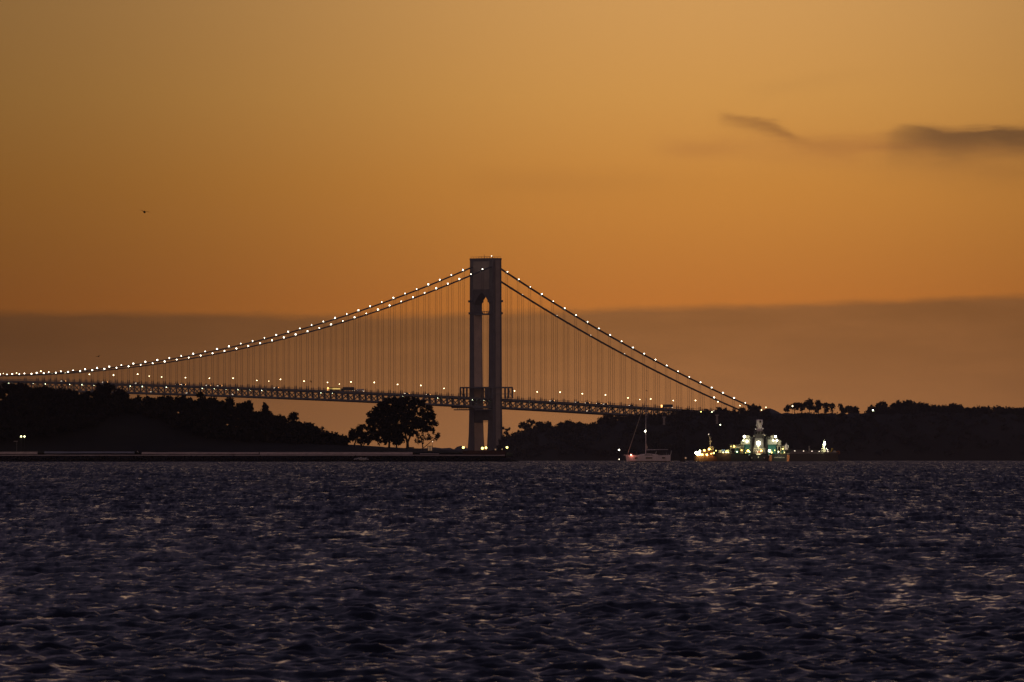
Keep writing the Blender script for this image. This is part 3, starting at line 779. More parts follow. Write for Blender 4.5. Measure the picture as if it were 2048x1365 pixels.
# lamps on the far shore
def far_lamp(x, y, d, r, m, label, post=2.5):
    p = at(x, y, d); o = thing('shore_lamp', label, 'lamp', p - Vector((0, 0, post)))
    k = MB(); k.tube((0, 0, 0), (0, 0, post), .12, .08, 5); k.build('post', M['dark'], o)
    k = MB(); k.ball((0, 0, post), r); k.build('lamp_head', m, o)
for x, y, r, m, lb, po in [(1585, 812.7, .6, 'street', 'white lamp among the ridge-top trees', 8), (1746, 821, .7, 'green', 'white lamp on the ridge beside the ball-shaped tree', 4),
                       (1402, 824, .55, 'yellowlamp', 'yellow lamp in the lit gap under the roadway end', 8), (1424, 824.5, .4, 'green', 'small pale lamp in the second gap under the roadway end', 8),
                       (1440.5, 850, .5, 'green', 'lone pale lamp on the dark hillside below the cable end', 5), (1523, 820.5, .4, 'street', 'small lamp at the foot of the near cable end', 4)]:
    far_lamp(x, y, DF - 140, r, M[m], lb, po)
# pale viaduct pier seen under the end of the roadway
for px, y0, y1, lb in ((1434, 832, 848, 'pale concrete pier below the roadway end, right of the lit gaps'), (1328, 836, 850, 'pale stone pier in the gap under the roadway near the mast')):
    d = DF - 145; a_ = at(px, y1, d); hgt = (y1 - y0) / F * d
    k = MB(); k.box(-1.1, 1.1, -1.2, 1.2, 0, hgt, .9); k.box(-1.9, 1.9, -1.4, 1.4, hgt, hgt + 1.2)
    o = thing('bridge_pier', lb, 'pier', a_); k.build('shaft', M['concrete'], o)

# ------------------------------------------------------------------ headland on the left
DH = 5600.0
MP = DH / F
hr = [(-700, 790), (-300, 792), (0, 800), (100, 802), (200, 800), (255, 804), (330, 820), (400, 839), (500, 861), (600, 879), (690, 889), (780, 895), (860, 899), (925, 902), (1005, 903.5), (1026, 908)]
HX = np.array([p[0] for p in hr], float); HY = np.array([p[1] for p in hr], float)
SEAZ = sea(DH)
FRONT = CAM_H + (EYE_Y - 905.5) * MP      # ground just behind the promenade
def head_z(px, tt):
    top = CAM_H + (EYE_Y - np.interp(px, HX, HY)) * MP
    if tt <= 1:
        e = tt * tt * (3 - 2 * tt) if px < 700 else tt
        return FRONT + (top - FRONT) * e
    return top - (tt - 1) ** 2 * (top - FRONT) * .25
def head_d(tt): return DH - 45 + 75 * tt
xs = np.concatenate([np.linspace(-700, -20, 18), np.linspace(0, 1026, 130)]); ts = np.linspace(0, 2, 22)
V = []
for tt in ts:
    for px in xs:
        d = head_d(tt); V.append(((px - 1024) / F * DH * (d / DH), d, head_z(px, tt) + (RNG.normal(0, .10) if 0 < tt < 2 else -1.5)))
idx = np.arange(len(ts) * len(xs)).reshape(len(ts), len(xs))
T = np.stack([idx[:-1, :-1], idx[:-1, 1:], idx[1:, 1:], idx[1:, :-1]], -1).reshape(-1, 4)
o = soup('grass_hill', np.array(V), T, M['grass']); tag(o, kind='structure')
# base block of the headland down to the sea
D0 = DH - 48
k = MB(); k.box((-760 - 1024) * MP, (1012 - 1024) * MP, D0, DH + 110, -6, FRONT - .15); tag(k.build('headland_ground', M['rock']), kind='structure')
# pale promenade strips and ledge
def strip(name, x0, x1, ytop, ybot, d, m, label, cat, slope=4.5, n=12):
    ps = []; k = MB(); mp = d / F
    for x in np.linspace(x0, x1, n):
        zt = CAM_H + (EYE_Y - ytop) * mp + RNG.normal(0, .03); zb = CAM_H + (EYE_Y - ybot) * mp + RNG.normal(0, .03)
        X = (x - 1024) * mp
        ps.append([(X, d, zb), (X, d + slope, zt), (X, d + slope + 1.2, zt), (X, d + slope + 1.2, zb - .4)])
    k.loft(ps); o = k.build(name, m)
    return tag(o, label, cat) if cat else tag(o, kind='structure')
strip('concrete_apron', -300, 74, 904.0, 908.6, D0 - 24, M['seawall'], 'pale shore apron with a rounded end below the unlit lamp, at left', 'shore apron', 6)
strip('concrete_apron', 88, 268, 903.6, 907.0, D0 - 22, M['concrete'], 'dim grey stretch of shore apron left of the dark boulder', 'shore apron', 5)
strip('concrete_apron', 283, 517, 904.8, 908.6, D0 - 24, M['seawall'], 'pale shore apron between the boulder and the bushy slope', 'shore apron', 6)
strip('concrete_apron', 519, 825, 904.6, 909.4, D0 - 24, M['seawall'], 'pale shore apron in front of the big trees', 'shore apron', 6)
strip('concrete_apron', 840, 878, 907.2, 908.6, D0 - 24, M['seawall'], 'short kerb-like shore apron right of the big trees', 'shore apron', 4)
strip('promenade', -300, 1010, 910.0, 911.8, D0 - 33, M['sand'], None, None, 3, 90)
strip('landing_wall', 925, 1012, 901.5, 908.5, D0 - 5, M['rust'], 'dark brown low wall at the headland tip with yellow lamps behind', 'wall', .3)
# black rock revetment: joined rocks, past counting
rv, rf, nv = [], [], 0
k = MB()
for i in range(1500):
    px = RNG.uniform(-260, 1036); tipf = max(0, (px - 985) / 52)
    tt = RNG.uniform(0, 1); ztop = CAM_H + (EYE_Y - 911.5) * MP - tipf * 2.0
    z = SEAZ - .3 + (ztop - SEAZ - .3) * tt * (1 - .85 * tipf); d = D0 - 43 + 7.5 * tt + RNG.normal(0, .4)
    if tipf > 1: continue
    r = RNG.uniform(.4, .85)
    c = ((px - 1024) / F * d, d, z); n = len(k.v); k.ball(c, r, 5, 3, RNG.uniform(.5, .8))
    for j in range(n, len(k.v)): k.v[j] = tuple(np.array(k.v[j]) + RNG.normal(0, .12, 3))
tag(k.build('rock_revetment', M['rock']), kind='stuff')
k = MB(); pts = [(-760, 911.5), (985, 911.5), (1012, 914.5), (1038, 921)]
k.loft([[((x - 1024) * MP, D0 - 43, SEAZ - 3), ((x - 1024) * MP, D0 - 34.4, CAM_H + (EYE_Y - y) * MP - .45), ((x - 1024) * MP, D0 + 1, CAM_H + (EYE_Y - y) * MP - .45), ((x - 1024) * MP, D0 + 1, SEAZ - 3)] for x, y in pts])
tag(k.build('rocky_bank', M['rock']), kind='structure')
# spray thrown up on the rocks
P = np.array([at(725 + RNG.normal(0, 5), 919.5 - abs(RNG.normal(0, 1.5)), D0 - 45) for _ in range(60)])
V, T = leaves(P, .15, 6, .35, RNG); tag(soup('sea_spray', V, T, M['foam']), kind='stuff')
# boulder
bo = MB(); bo.ball((0, 0, .6), 1.6, 9, 6, .75)
for j in range(len(bo.v)): bo.v[j] = tuple(np.array(bo.v[j]) * (1 + RNG.normal(0, .12)))
o = bo.build('boulder', M['rock'], None, at(275, 908.5, D0 - 14)); tag(o, 'dark boulder with a pale streak on the shore apron', 'boulder')
k = MB(); k.quadbox([(.2, -1.75, .7), (.5, -1.75, .5), (.5, -1.2, .5), (.2, -1.2, .7), (-.15, -1.6, 1.3), (.15, -1.6, 1.35), (.15, -1.1, 1.35), (-.15, -1.1, 1.3)]); k.build('pale_streak', M['white'], o)

# headland trees (silhouettes): label, lobes, trunk path, base
L_, D_ = M['leaf'], M['leaf2']
head_trees = [
    ('broad dark tree on the hilltop at the left edge', [(10, 778, 22, 9), (38, 777, 20, 9), (22, 788, 34, 12)], (20, 806)),
    ('spreading hilltop tree right of the left-edge tree', [(72, 784, 18, 9), (92, 783, 16, 8), (82, 792, 28, 10)], (84, 806)),
    ('lower hilltop tree with a wide ragged crown', [(118, 787, 18, 8), (140, 790, 16, 8), (158, 794, 14, 8), (130, 797, 30, 9)], (132, 808)),
    ('tall hilltop tree rising in front of the bridge truss', [(202, 776, 10, 7), (218, 775, 11, 7), (208, 784, 17, 9), (206, 793, 18, 8)], (208, 808)),
    ('bushy tree beside the tall hilltop tree, at the edge of bare slope', [(240, 787, 11, 8), (246, 794, 10, 9), (232, 796, 12, 8)], (240, 808)),
    ('thin bare twiggy tree on the bare slope', [(276, 797, 3, 4), (273, 801, 3, 3)], (276, 808)),
    ('rounded bush-like tree at the left end of the slope row', [(296, 803, 11, 8), (304, 808, 16, 10)], (300, 818)),
    ('wide crown second in the slope row', [(330, 801, 16, 7), (322, 808, 16, 9), (340, 812, 18, 9)], (330, 824)),
    ('wide ragged crown third in the slope row', [(360, 800, 13, 6), (372, 804, 12, 7), (362, 812, 20, 10)], (364, 830)),
    ('pointed tree whose tip stands before the truss', [(401, 793, 5, 5), (404, 801, 9, 8), (400, 810, 14, 9)], (402, 836)),
    ('round spiky tree right of the pointed tree', [(424, 801, 9, 6), (428, 807, 11, 8), (441, 811, 9, 6), (424, 817, 16, 9)], (425, 842)),
    ('spiky upright tree first in the row of three on the slope', [(459, 802, 5, 5), (461, 808, 7, 7), (458, 817, 10, 9)], (460, 848)),
    ('small tree in the middle of the row of three on the slope', [(480, 810, 5, 5), (480, 817, 8, 7)], (480, 850)),
    ('dark column-shaped tree, last in the row of three', [(495, 808, 7, 6), (496, 815, 9, 9), (494, 826, 11, 10)], (496, 856)),
    ('conical tree with stepped outline halfway down the slope', [(531, 816, 4, 5), (531, 823, 9, 6), (531, 831, 15, 8), (528, 842, 18, 9)], (531, 864)),
    ('low spreading tree below the conical tree', [(557, 838, 13, 6), (560, 846, 17, 9), (548, 852, 14, 8)], (558, 868)),
    ('ball-shaped tree on a thin stem low on the slope', [(586, 833, 8, 6), (588, 838, 7, 4)], (587, 868)),
    ('bushy tree under the ball-shaped tree', [(592, 850, 12, 7), (604, 855, 12, 8), (580, 858, 14, 9)], (594, 874)),
    ('domed tree near the foot of the slope', [(618, 855, 10, 7), (624, 862, 11, 8), (610, 866, 13, 8)], (618, 880)),
    ('small shrub-like tree at the foot of the slope', [(638, 869, 7, 5), (648, 874, 9, 5), (634, 877, 12, 6)], (640, 886)),
    ('lowest shrub of the slope, left of the flat lawn', [(668, 878, 9, 4), (682, 879, 7, 4), (658, 881, 10, 5)], (668, 889))]
for i, (lb, lobes, (bx, by)) in enumerate(head_trees):
    d = DH + 22; base = at(bx, by, d); topy = min(l[1] for l in lobes)
    lw = [(x, y, rx, ry) for x, y, rx, ry in lobes]
    airy = .6 if 'twiggy' in lb else 0
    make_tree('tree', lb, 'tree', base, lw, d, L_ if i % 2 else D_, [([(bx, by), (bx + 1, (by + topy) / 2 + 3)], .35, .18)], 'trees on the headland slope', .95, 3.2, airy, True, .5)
# the clump at the water's edge
make_tree('tree', 'low wide tree at the left of the waterside clump', 'tree', at(708, 893, DH), [(700, 866, 9, 6), (696, 874, 8, 6), (712, 868, 12, 7), (725, 858, 14, 6), (718, 876, 18, 8), (738, 872, 14, 9), (728, 884, 14, 5)], DH, D_,
          [([(708, 893), (712, 880), (722, 868)], .4, .18)], 'waterside clump of trees', .9, 2.6, .1, True, .5)
make_tree('tree', 'large dark tree forming the left half of the waterside clump', 'tree', at(778, 896, DH), [(750, 830, 14, 11), (746, 846, 13, 10), (765, 818, 18, 12), (782, 806, 17, 10), (772, 838, 26, 18), (760, 860, 22, 12), (782, 866, 20, 14), (765, 878, 18, 8), (790, 882, 14, 8), (790, 822, 20, 16)], DH + 4, D_,
          [([(778, 896), (779, 882), (776, 862)], .55, .3), ([(793, 896), (793, 884), (788, 866)], .4, .2)], 'waterside clump of trees', .95, 2.6, .03, True, .5)
make_tree('tree', 'tallest tree of the waterside clump, with a forked trunk showing', 'tree', at(816, 897, DH), [(800, 801, 14, 8), (822, 802, 15, 8), (838, 810, 15, 9), (852, 822, 14, 12), (862, 838, 12, 12), (868, 848, 9, 6), (815, 820, 24, 16), (840, 835, 18, 12), (815, 842, 16, 12), (842, 856, 20, 7), (860, 860, 10, 6), (806, 866, 12, 12), (800, 880, 10, 6), (798, 846, 20, 18), (812, 852, 26, 10), (836, 848, 20, 10), (826, 866, 14, 6)], DH, D_,
          [([(815, 898), (815, 886), (811, 872), (809, 850)], .75, .35), ([(815, 886), (820, 874), (823, 858), (830, 840)], .5, .25)], 'waterside clump of trees', .82, 2.3, .06, True, .46)
make_tree('tree', 'thin leaning tree with sparse branches at the right of the clump', 'tree', at(846, 901, DH - 6), [(838, 872, 10, 6), (850, 868, 12, 6), (858, 878, 7, 4), (872, 876, 6, 4), (876, 872, 4, 3), (834, 884, 6, 5), (846, 880, 6, 4)], DH - 6, D_,
          [([(846, 901), (845, 890), (842, 878), (838, 868)], .32, .14), ([(845, 890), (848, 878), (852, 868)], .22, .1), ([(847, 896), (856, 889), (866, 880), (876, 871)], .2, .1)], 'waterside clump of trees', .6, 1.5, .35, False, .4)
# undergrowth between the slope trees
P = []
for i in range(800):
    px = RNG.uniform(-250, 690)
    top = np.interp(px, [-250, 0, 100, 190, 255, 285, 390, 430, 520, 600, 660, 690], [778, 780, 785, 790, 802, 804, 805, 809, 828, 852, 872, 881])
    low_ = np.interp(px, [-250, 0, 150, 255, 300, 400, 500, 600, 690], [880, 876, 856, 822, 834, 866, 880, 887, 890])
    y = RNG.uniform(top, low_); d = DH + 18 - 30 * (y - top) / 60
    r = RNG.uniform(1.2, 2.6); c = at(px, y, d)
    P.append(lobe_points(tuple(c), (r, r, r * .7), 9, RNG, .6))
V, T = leaves(np.concatenate(P), .5, 14, .95, RNG)
tag(soup('undergrowth', V, T, L_), kind='stuff')
# lamps on the headland
def head_lamp(x, ybase, ytop, label, m, r, d=DH - 48, double=False, arm=0.0):
    b_ = at(x, ybase, d); h_ = (ybase - ytop) * d / F
    o = thing('lamp_post', label, 'lamp post', b_, 0, None)
    k = MB(); k.tube((0, 0, -1), (0, 0, h_), .09, .06, 6)
    if arm: k.tube((0, 0, h_), (-arm, 0, h_ + .1), .05, n=4)
    k.build('post', M['concrete'] if m is None else M['dark'], o)
    k = MB()
    if m is None: k.box(-arm - .5, .45, -.25, .25, h_ - .05, h_ + .25)
    else: k.ball((-arm, 0, h_), r, 8, 6)
    k.build('lamp_head', m or M['concrete'], o)
    return o
o = head_lamp(42.2, 906, 873.5, 'left one of the two bright yellow-white lamps on the dark hillside', M['twin'], .30)
light('lamp_light', o, (0, -1, 7.5), 260, (1, .85, .45))
head_lamp(49.0, 906, 873.5, 'right one of the two bright yellow-white lamps on the dark hillside', M['twin'], .33)
head_lamp(33.5, 907, 883.5, 'short unlit lamp post with a flat head beside the pale shore apron', None, 0, DH - 50, arm=.9)
for x, y, r, lb in ((926.8, 895.5, .54, 'yellow globe lamp left of the bridge tower foot'), (964.8, 897, .58, 'large yellow globe lamp at the foot of the tower, leftmost of two'),
                    (972, 896, .51, 'small yellow lamp between the tower legs'), (1014, 895.3, .52, 'yellow globe lamp at the very tip of the headland'),
                    (991, 899.5, .36, 'dim amber lamp in front of the near tower leg'), (1004, 899, .3, 'faint lamp at the right foot of the tower')):
    head_lamp(x, 905, y, lb, M['yellowlamp'] if r > .5 else M['kiosk'], r, DH - 40)
head_lamp(865, 905, 884, 'thin dark post with a tiny lamp right of the leaning tree', M['lampdim'], .12, DH - 42)
# kiosk with lit panels and a bench below the big tree
ko = thing('kiosk', 'small kiosk with glowing amber panels right of the leaning tree', 'kiosk', at(860, 903, DH - 30))
k = MB(); k.box(-1.1, 1.1, -.8, .8, 0, .25); k.box(-1.2, 1.2, -.9, .9, 2.3, 2.5)
for x in (-1.05, -.35, .35, 1.05): k.box(x - .12, x + .12, -.8, .8, .25, 2.3)
k.build('frame', M['dark'], ko)
for x in (-.7, 0, .7): k = MB(); k.box(x - .2, x + .2, -.5, -.45, .3, 2.25); k.build('panel', M['kiosk'], ko)
be = thing('bench', 'dark bench in front of the forked tree trunk', 'bench', at(821, 899, DH - 12))
k = MB(); k.box(-1.6, 1.6, -.3, .3, .42, .52); k.build('seat', M['dark'], be)
k = MB(); k.box(-1.6, 1.6, .25, .33, .6, 1.05); k.build('backrest', M['dark'], be)
for x in (-1.3, 1.3): k = MB(); k.box(x - .08, x + .08, -.28, .28, -.3, .42); k.build('leg', M['dark'], be)

# ------------------------------------------------------------------ vessels: local metres from pixels
class Px:
    """builds parts of a vessel in local metres from photograph pixels at its distance"""
    def __init__(s, root, px0, py0, d): s.r, s.x0, s.y0, s.m = root, px0, py0, d / F
    def X(s, px): return (px - s.x0) * s.m
    def Z(s, py): return (s.y0 - py) * s.m
    def b(s, name, x0, x1, y0, y1, depth, yc, m, taper=1.0, parent=None):
        k = MB(); k.box(s.X(x0), s.X(x1), yc - depth / 2, yc + depth / 2, s.Z(y1), s.Z(y0), taper); return k.build(name, m, parent or s.r)
    def ball(s, name, x, y, r, yc, m): k = MB(); k.ball((s.X(x), yc, s.Z(y)), r, 9, 6); return k.build(name, m, s.r)
    def tube(s, name, pts, r, yc, m, r1=None):
        k = MB()
        for a_, b_ in zip(pts[:-1], pts[1:]): k.tube((s.X(a_[0]), yc, s.Z(a_[1])), (s.X(b_[0]), yc, s.Z(b_[1])), r, r1 or r, 6)
        return k.build(name, m, s.r)

# --- sailing yacht
d = 5200.0
p0 = at(1297, 921.5, d)
yt = thing('sailing_yacht', 'white sailing yacht under bare mast with furled headsail and red bow light', 'yacht', (p0.x, d, p0.z))
y = Px(yt, 1297, 921.5, d); m_ = y.m
k = MB(); rings = []
for px, hb, dk in ((1250.5, .08, 910.2), (1256, .55, 910.4), (1266, 1.2, 910.8), (1280, 1.9, 911), (1300, 2.35, 911.2), (1322, 2.4, 911), (1334, 2.3, 910.6), (1341, 2.15, 910.2)):
    xx = y.X(px); zt = y.Z(dk); rake = (1256 - px) * .25 * m_ if px < 1256 else 0
    rings.append([(xx, -hb, zt), (xx + .6 * (px < 1258), -hb * .88, -.2), (xx + .6 * (px < 1258), 0, -1.0), (xx + .6 * (px < 1258), hb * .88, -.2), (xx, hb, zt)])
hull = k.loft(rings).build('hull', M['boat'], yt, smooth=False)
k = MB(); k.box(y.X(1247.5), y.X(1254), -.12, .12, y.Z(911), y.Z(910)); k.build('bowsprit', M['boat'], yt)
k = MB(); k.prism([(y.X(1273), y.Z(911)), (y.X(1288), y.Z(908.2)), (y.X(1298), y.Z(907.6)), (y.X(1313), y.Z(908.8)), (y.X(1318), y.Z(911))], 'y', -1.4, 1.4); cab = k.build('coachroof', M['boat'], yt)
k = MB(); k.box(y.X(1289), y.X(1305), -1.46, -1.38, y.Z(911.1), y.Z(909.7)); k.build('cabin_window', M['glass'], cab)
for x0, x1 in ((1269.5, 1274.5), (1291.5, 1304.5), (1324, 1330)):
    k = MB(); k.box(y.X(x0), y.X(x1), -2.42 if x0 > 1280 else -1.75, -2.0 if x0 > 1280 else -1.1, y.Z(917.4), y.Z(915)); k.build('hull_window', M['glass'], yt)
k = MB(); k.tube((y.X(1291.5), 0, y.Z(909)), (y.X(1291.9), 0, y.Z(796.5)), .16, .10, 8); k.build('mast', M['boat'], yt)
k = MB(); k.tube((y.X(1256), 0, y.Z(906)), (y.X(1290.5), 0, y.Z(803)), .13, .07, 7); k.build('furled_headsail', M['cloth'], yt)
k = MB(); k.tube((y.X(1342), 0, y.Z(910)), (y.X(1292), 0, y.Z(798)), .02, n=4)
for sg in (-1, 1):
    k.tube((y.X(1293), sg * 2.2, y.Z(911)), (y.X(1291.8), sg * .9, y.Z(838)), .02, n=4); k.tube((y.X(1291.8), sg * .9, y.Z(838)), (y.X(1291.8), 0, y.Z(800)), .02, n=4)
k.build('stay', M['dark'], yt)
k = MB(); k.tube((y.X(1291.8), -.95, y.Z(838)), (y.X(1291.8), .95, y.Z(838)), .06, n=4); k.tube((y.X(1291.7), -1.1, y.Z(872)), (y.X(1291.7), 1.1, y.Z(872)), .06, n=4); k.build('spreader', M['boat'], yt)
k = MB(); k.prism([(y.X(1291.8), y.Z(884)), (y.X(1295.6), y.Z(896)), (y.X(1294.5), y.Z(897.5)), (y.X(1291.8), y.Z(899))], 'y', -.12, .12); k.build('mainsail_bundle', M['cloth'], yt)
k = MB(); k.tube((y.X(1292), 0, y.Z(900.2)), (y.X(1336), 0, y.Z(899.6)), .13, .1, 6); k.build('boom', M['boat'], yt)
k = MB(); k.box(y.X(1314), y.X(1338), -1.6, 1.6, y.Z(902.2), y.Z(901.2)); k.build('bimini_top', M['dark'], yt)
k = MB(); k.prism([(y.X(1309.5), y.Z(909)), (y.X(1312), y.Z(903)), (y.X(1320), y.Z(902)), (y.X(1321), y.Z(909.5))], 'y', -1.5, 1.5); k.build('spray_hood', M['dark'], yt)
k = MB(); k.tube((y.X(1311), -1.55, y.Z(908.5)), (y.X(1313), -1.55, y.Z(903.4)), .13, n=5); k.build('hood_window', M['white'], yt)
for sg in (-1, 1):
    k = MB()
    for i in range(10):
        a0, a1 = 2 * math.pi * i / 10, 2 * math.pi * (i + 1) / 10
        c = Vector((y.X(1332), sg * 1.0, y.Z(908)))
        k.tube(c + Vector((.15, math.cos(a0) * .5, math.sin(a0) * .5)), c + Vector((.15, math.cos(a1) * .5, math.sin(a1) * .5)), .04, n=4)
    k.build('steering_wheel', M['white'], yt)
k = MB()
for sg in (-1, 1): k.tube((y.X(1341), sg * 1.9, y.Z(911)), (y.X(1343), sg * 1.9, y.Z(902)), .09, n=5)
k.build('stern_post', M['boat'], yt)
k = MB()
for sg in (-1, 1):
    for px in range(1256, 1340, 9): k.tube((y.X(px), sg * (1.0 if px < 1270 else 2.2), y.Z(911)), (y.X(px), sg * (1.0 if px < 1270 else 2.2), y.Z(908)), .025, n=4)
k.build('lifeline_stanchion', M['boat'], yt)
y.ball('steaming_light', 1290.3, 863, .30, -.35, M['flood'])
y.ball('bow_light', 1262, 910, .24, -1.3, M['redhot'])
light('bow_light_lamp', yt, (y.X(1262), -1.9, y.Z(910)), 60, (1, .25, .15), .2)
k = MB(); k.tube((y.X(1272), .1, y.Z(910.5)), (y.X(1274), .1, y.Z(905)), .3, .25, 7); k.ball((y.X(1274.2), .1, y.Z(904)), .24, 7, 5); k.build('foredeck_locker', M['dark'], yt)

# --- dark buoy and light mark
d = 5450.0; p0 = at(1365, 920.5, d)
bu = thing('navigation_buoy', 'dark conical navigation buoy with a dim yellow light, right of the yacht', 'buoy', (p0.x, d, p0.z)); y = Px(bu, 1365, 920.5, d)
k = MB(); k.tube((0, 0, -1.0), (0, 0, y.Z(913)), 1.25, 1.15, 12); k.build('float', M['dark'], bu)
k = MB()
for a_ in range(4):
    w = a_ * math.pi / 2 + .6; k.tube((.95 * math.cos(w), .95 * math.sin(w), y.Z(913)), (.16 * math.cos(w), .16 * math.sin(w), y.Z(894)), .09, .06, 5)
for zz, q in ((904, .55), (899, .38)): k.box(-q, q, -q, q, y.Z(zz), y.Z(zz - .6))
k.box(-.62, .62, -.03, .03, y.Z(907), y.Z(897), .5); k.box(-.03, .03, -.62, .62, y.Z(907), y.Z(897), .5)
k.build('lattice_tower', M['dark'], bu)
k = MB(); k.tube((0, 0, y.Z(894)), (0, 0, y.Z(891.5)), .2, .1, 8); k.build('lantern', M['dark'], bu)
y.ball('side_light', 1371.2, 916.5, .45, -.9, M['kiosk'])
d = 5900.0; p0 = at(1238, 921.5, d)
ma = thing('light_mark', 'slim dark spar with a white light left of the yacht bow', 'buoy', (p0.x, d, p0.z)); y = Px(ma, 1238, 921.5, d)
k = MB(); k.tube((0, 0, -1), (0, 0, y.Z(901)), .22, .1, 7); k.build('spar', M['dark'], ma)
k = MB(); k.tube((0, 0, -1), (0, 0, .9), .7, .5, 9); k.build('float', M['dark'], ma)
y.ball('lantern', 1238, 900.3, .36, -.1, M['lamp']); y.ball('lantern_reflection', 1238.3, 919, .24, -.6, M['lampdim'])  # lower glowing ball imitates the lantern's reflection on the water

# --- work boat with golden lights
d = 6150.0; p0 = at(1412, 921.8, d)
wb = thing('work_boat', 'small work boat with a row of golden lights and a pale mast', 'boat', (p0.x, d, p0.z)); y = Px(wb, 1412, 921.8, d)
k = MB(); rings = []
for px, hb, dk in ((1388, .15, 911.5), (1391, 1.5, 912), (1397, 2.8, 913), (1410, 3.2, 913.8), (1424, 3.2, 913.5), (1434, 3.0, 912.8)):
    rings.append([(y.X(px), -hb, y.Z(dk)), (y.X(px), -hb * .8, -.6), (y.X(px), hb * .8, -.6), (y.X(px), hb, y.Z(dk))])
k.loft(rings).build('hull', M['rust'], wb)
y.b('lower_deckhouse', 1393, 1426, 906.5, 913.5, 4.6, 0, M['rust'], .96)
y.b('upper_deckhouse', 1401, 1427, 900.5, 906.5, 3.8, 0, M['rust'], .93)
wh = y.b('wheelhouse', 1418.5, 1427.5, 893.5, 900.5, 3.2, 0, M['white'], .9)
for px in (1419.4, 1422.2, 1425): k = MB(); k.box(y.X(px), y.X(px + 1.8), -1.66, -1.5, y.Z(898.2), y.Z(895.6)); k.build('window', M['glass'], wh)
k = MB(); k.tube((y.X(1421), 0, y.Z(895)), (y.X(1420), 0, y.Z(874)), .3, .14, 7); k.tube((y.X(1417.6), 0, y.Z(883)), (y.X(1424), 0, y.Z(883)), .14, n=5); k.tube((y.X(1418.5), 0, y.Z(877)), (y.X(1422.4), 0, y.Z(876.4)), .12, n=5); k.box(y.X(1419.6), y.X(1423), -.3, .3, y.Z(884.5), y.Z(881)); k.box(y.X(1418.6), y.X(1420.8), -.25, .25, y.Z(877.4), y.Z(874)); k.tube((y.X(1418.6), 0, y.Z(874)), (y.X(1417.4), 0, y.Z(869)), .1, .06, 5)
k.build('mast', M['white'], wb)
y.ball('mast_light', 1417.4, 869, .16, -.1, M['lampdim'])
for i, (px, py, r, mm) in enumerate(((1392.5, 906.5, .75, 'flood'), (1397.5, 907, .7, 'flood'), (1399.6, 902, .42, 'green'), (1408.5, 901.2, .5, 'gold'), (1418, 898.6, .55, 'gold'), (1404.5, 909.5, .45, 'gold'), (1413.5, 910, .5, 'gold'),
                                       (1422.3, 907.8, .38, 'amber'), (1427.2, 906.5, .4, 'gold'), (1431.8, 901.8, .28, 'yellowlamp'), (1395, 910.5, .4, 'gold'), (1399.5, 910.5, .3, 'gold'))):
    y.ball('deck_light', px, py, r, -2.9, M[mm])
for px, pw, c in ((1395, 800, (1, .72, .2)), (1404.5, 300, (1, .6, .12)), (1413.5, 340, (1, .58, .12)), (1424, 180, (1, .42, .12))):
    light('deck_lamp', wb, (y.X(px), -4.2, y.Z(912)), pw, c, .3)

# --- deck barge with lit cargo
d = 6230.0; p0 = at(1449, 921.8, d)
db = thing('deck_barge', 'low dark deck barge with lit cargo and a blue tarpaulin', 'barge', (p0.x, d, p0.z)); y = Px(db, 1449, 921.8, d)
k = MB(); k.prism([(y.X(1430), y.Z(906.5)), (y.X(1433), -.6), (y.X(1466), -.6), (y.X(1468), y.Z(906))], 'y', -4, 4); k.build('hull', M['rust'], db)
y.b('tarpaulin', 1443, 1450, 899.5, 906, 3, -1.2, M['blue'], .85)
y.b('crate', 1437, 1443, 900.5, 906.3, 3, -1, M['cream'], .95); y.b('crate', 1450.3, 1458, 900, 906, 3, -1, M['cream'], .9)
k = MB(); k.tube((y.X(1449), -2.2, y.Z(906)), (y.X(1449), -2.2, y.Z(902.4)), .35, .28, 7); k.ball((y.X(1449), -2.2, y.Z(901.3)), .26, 7, 5); k.build('bollard', M['dark'], db)
for px, py in ((1446, 905.6), (1452.5, 905.6), (1456.5, 905.8)): y.ball('deck_light', px, py, .35, -3.4, M['yellowlamp'])
light('deck_lamp', db, (y.X(1450), -5, y.Z(902)), 500, (1, .85, .4), .3)

# --- tank barge, seen over its stern, with yaw
d = 6210.0; p0 = at(1521, 921.8, d)
tb = thing('tank_barge', 'long dark tank barge with teal and white floodlit stern houses', 'barge', (p0.x, d, p0.z)); y = Px(tb, 1521, 921.8, d); mm_ = y.m
# hull: stern block across, side running away to the right-hand bow
k = MB()
bowx = lambda f: (y.X(1579) + f * (y.X(1690) - y.X(1579)))
LB = 130.0
sect = []
for f, w0, w1, dk in ((0, y.X(1462), y.X(1579), 908), (.35, y.X(1500), bowx(.35), 908), (.7, y.X(1545), bowx(.72), 907.6), (.92, y.X(1590), bowx(.93), 906.6), (1.0, y.X(1640), bowx(1.0), 905.6)):
    yy = 2 + f * LB; sect.append([(w0, yy, -1.2), (w1, yy, -1.2 + (0 if f < .99 else 1.2)), (w1, yy, y.Z(dk)), (w0, yy, y.Z(dk))])
k.loft(sect).build('hull', M['dark'], tb)
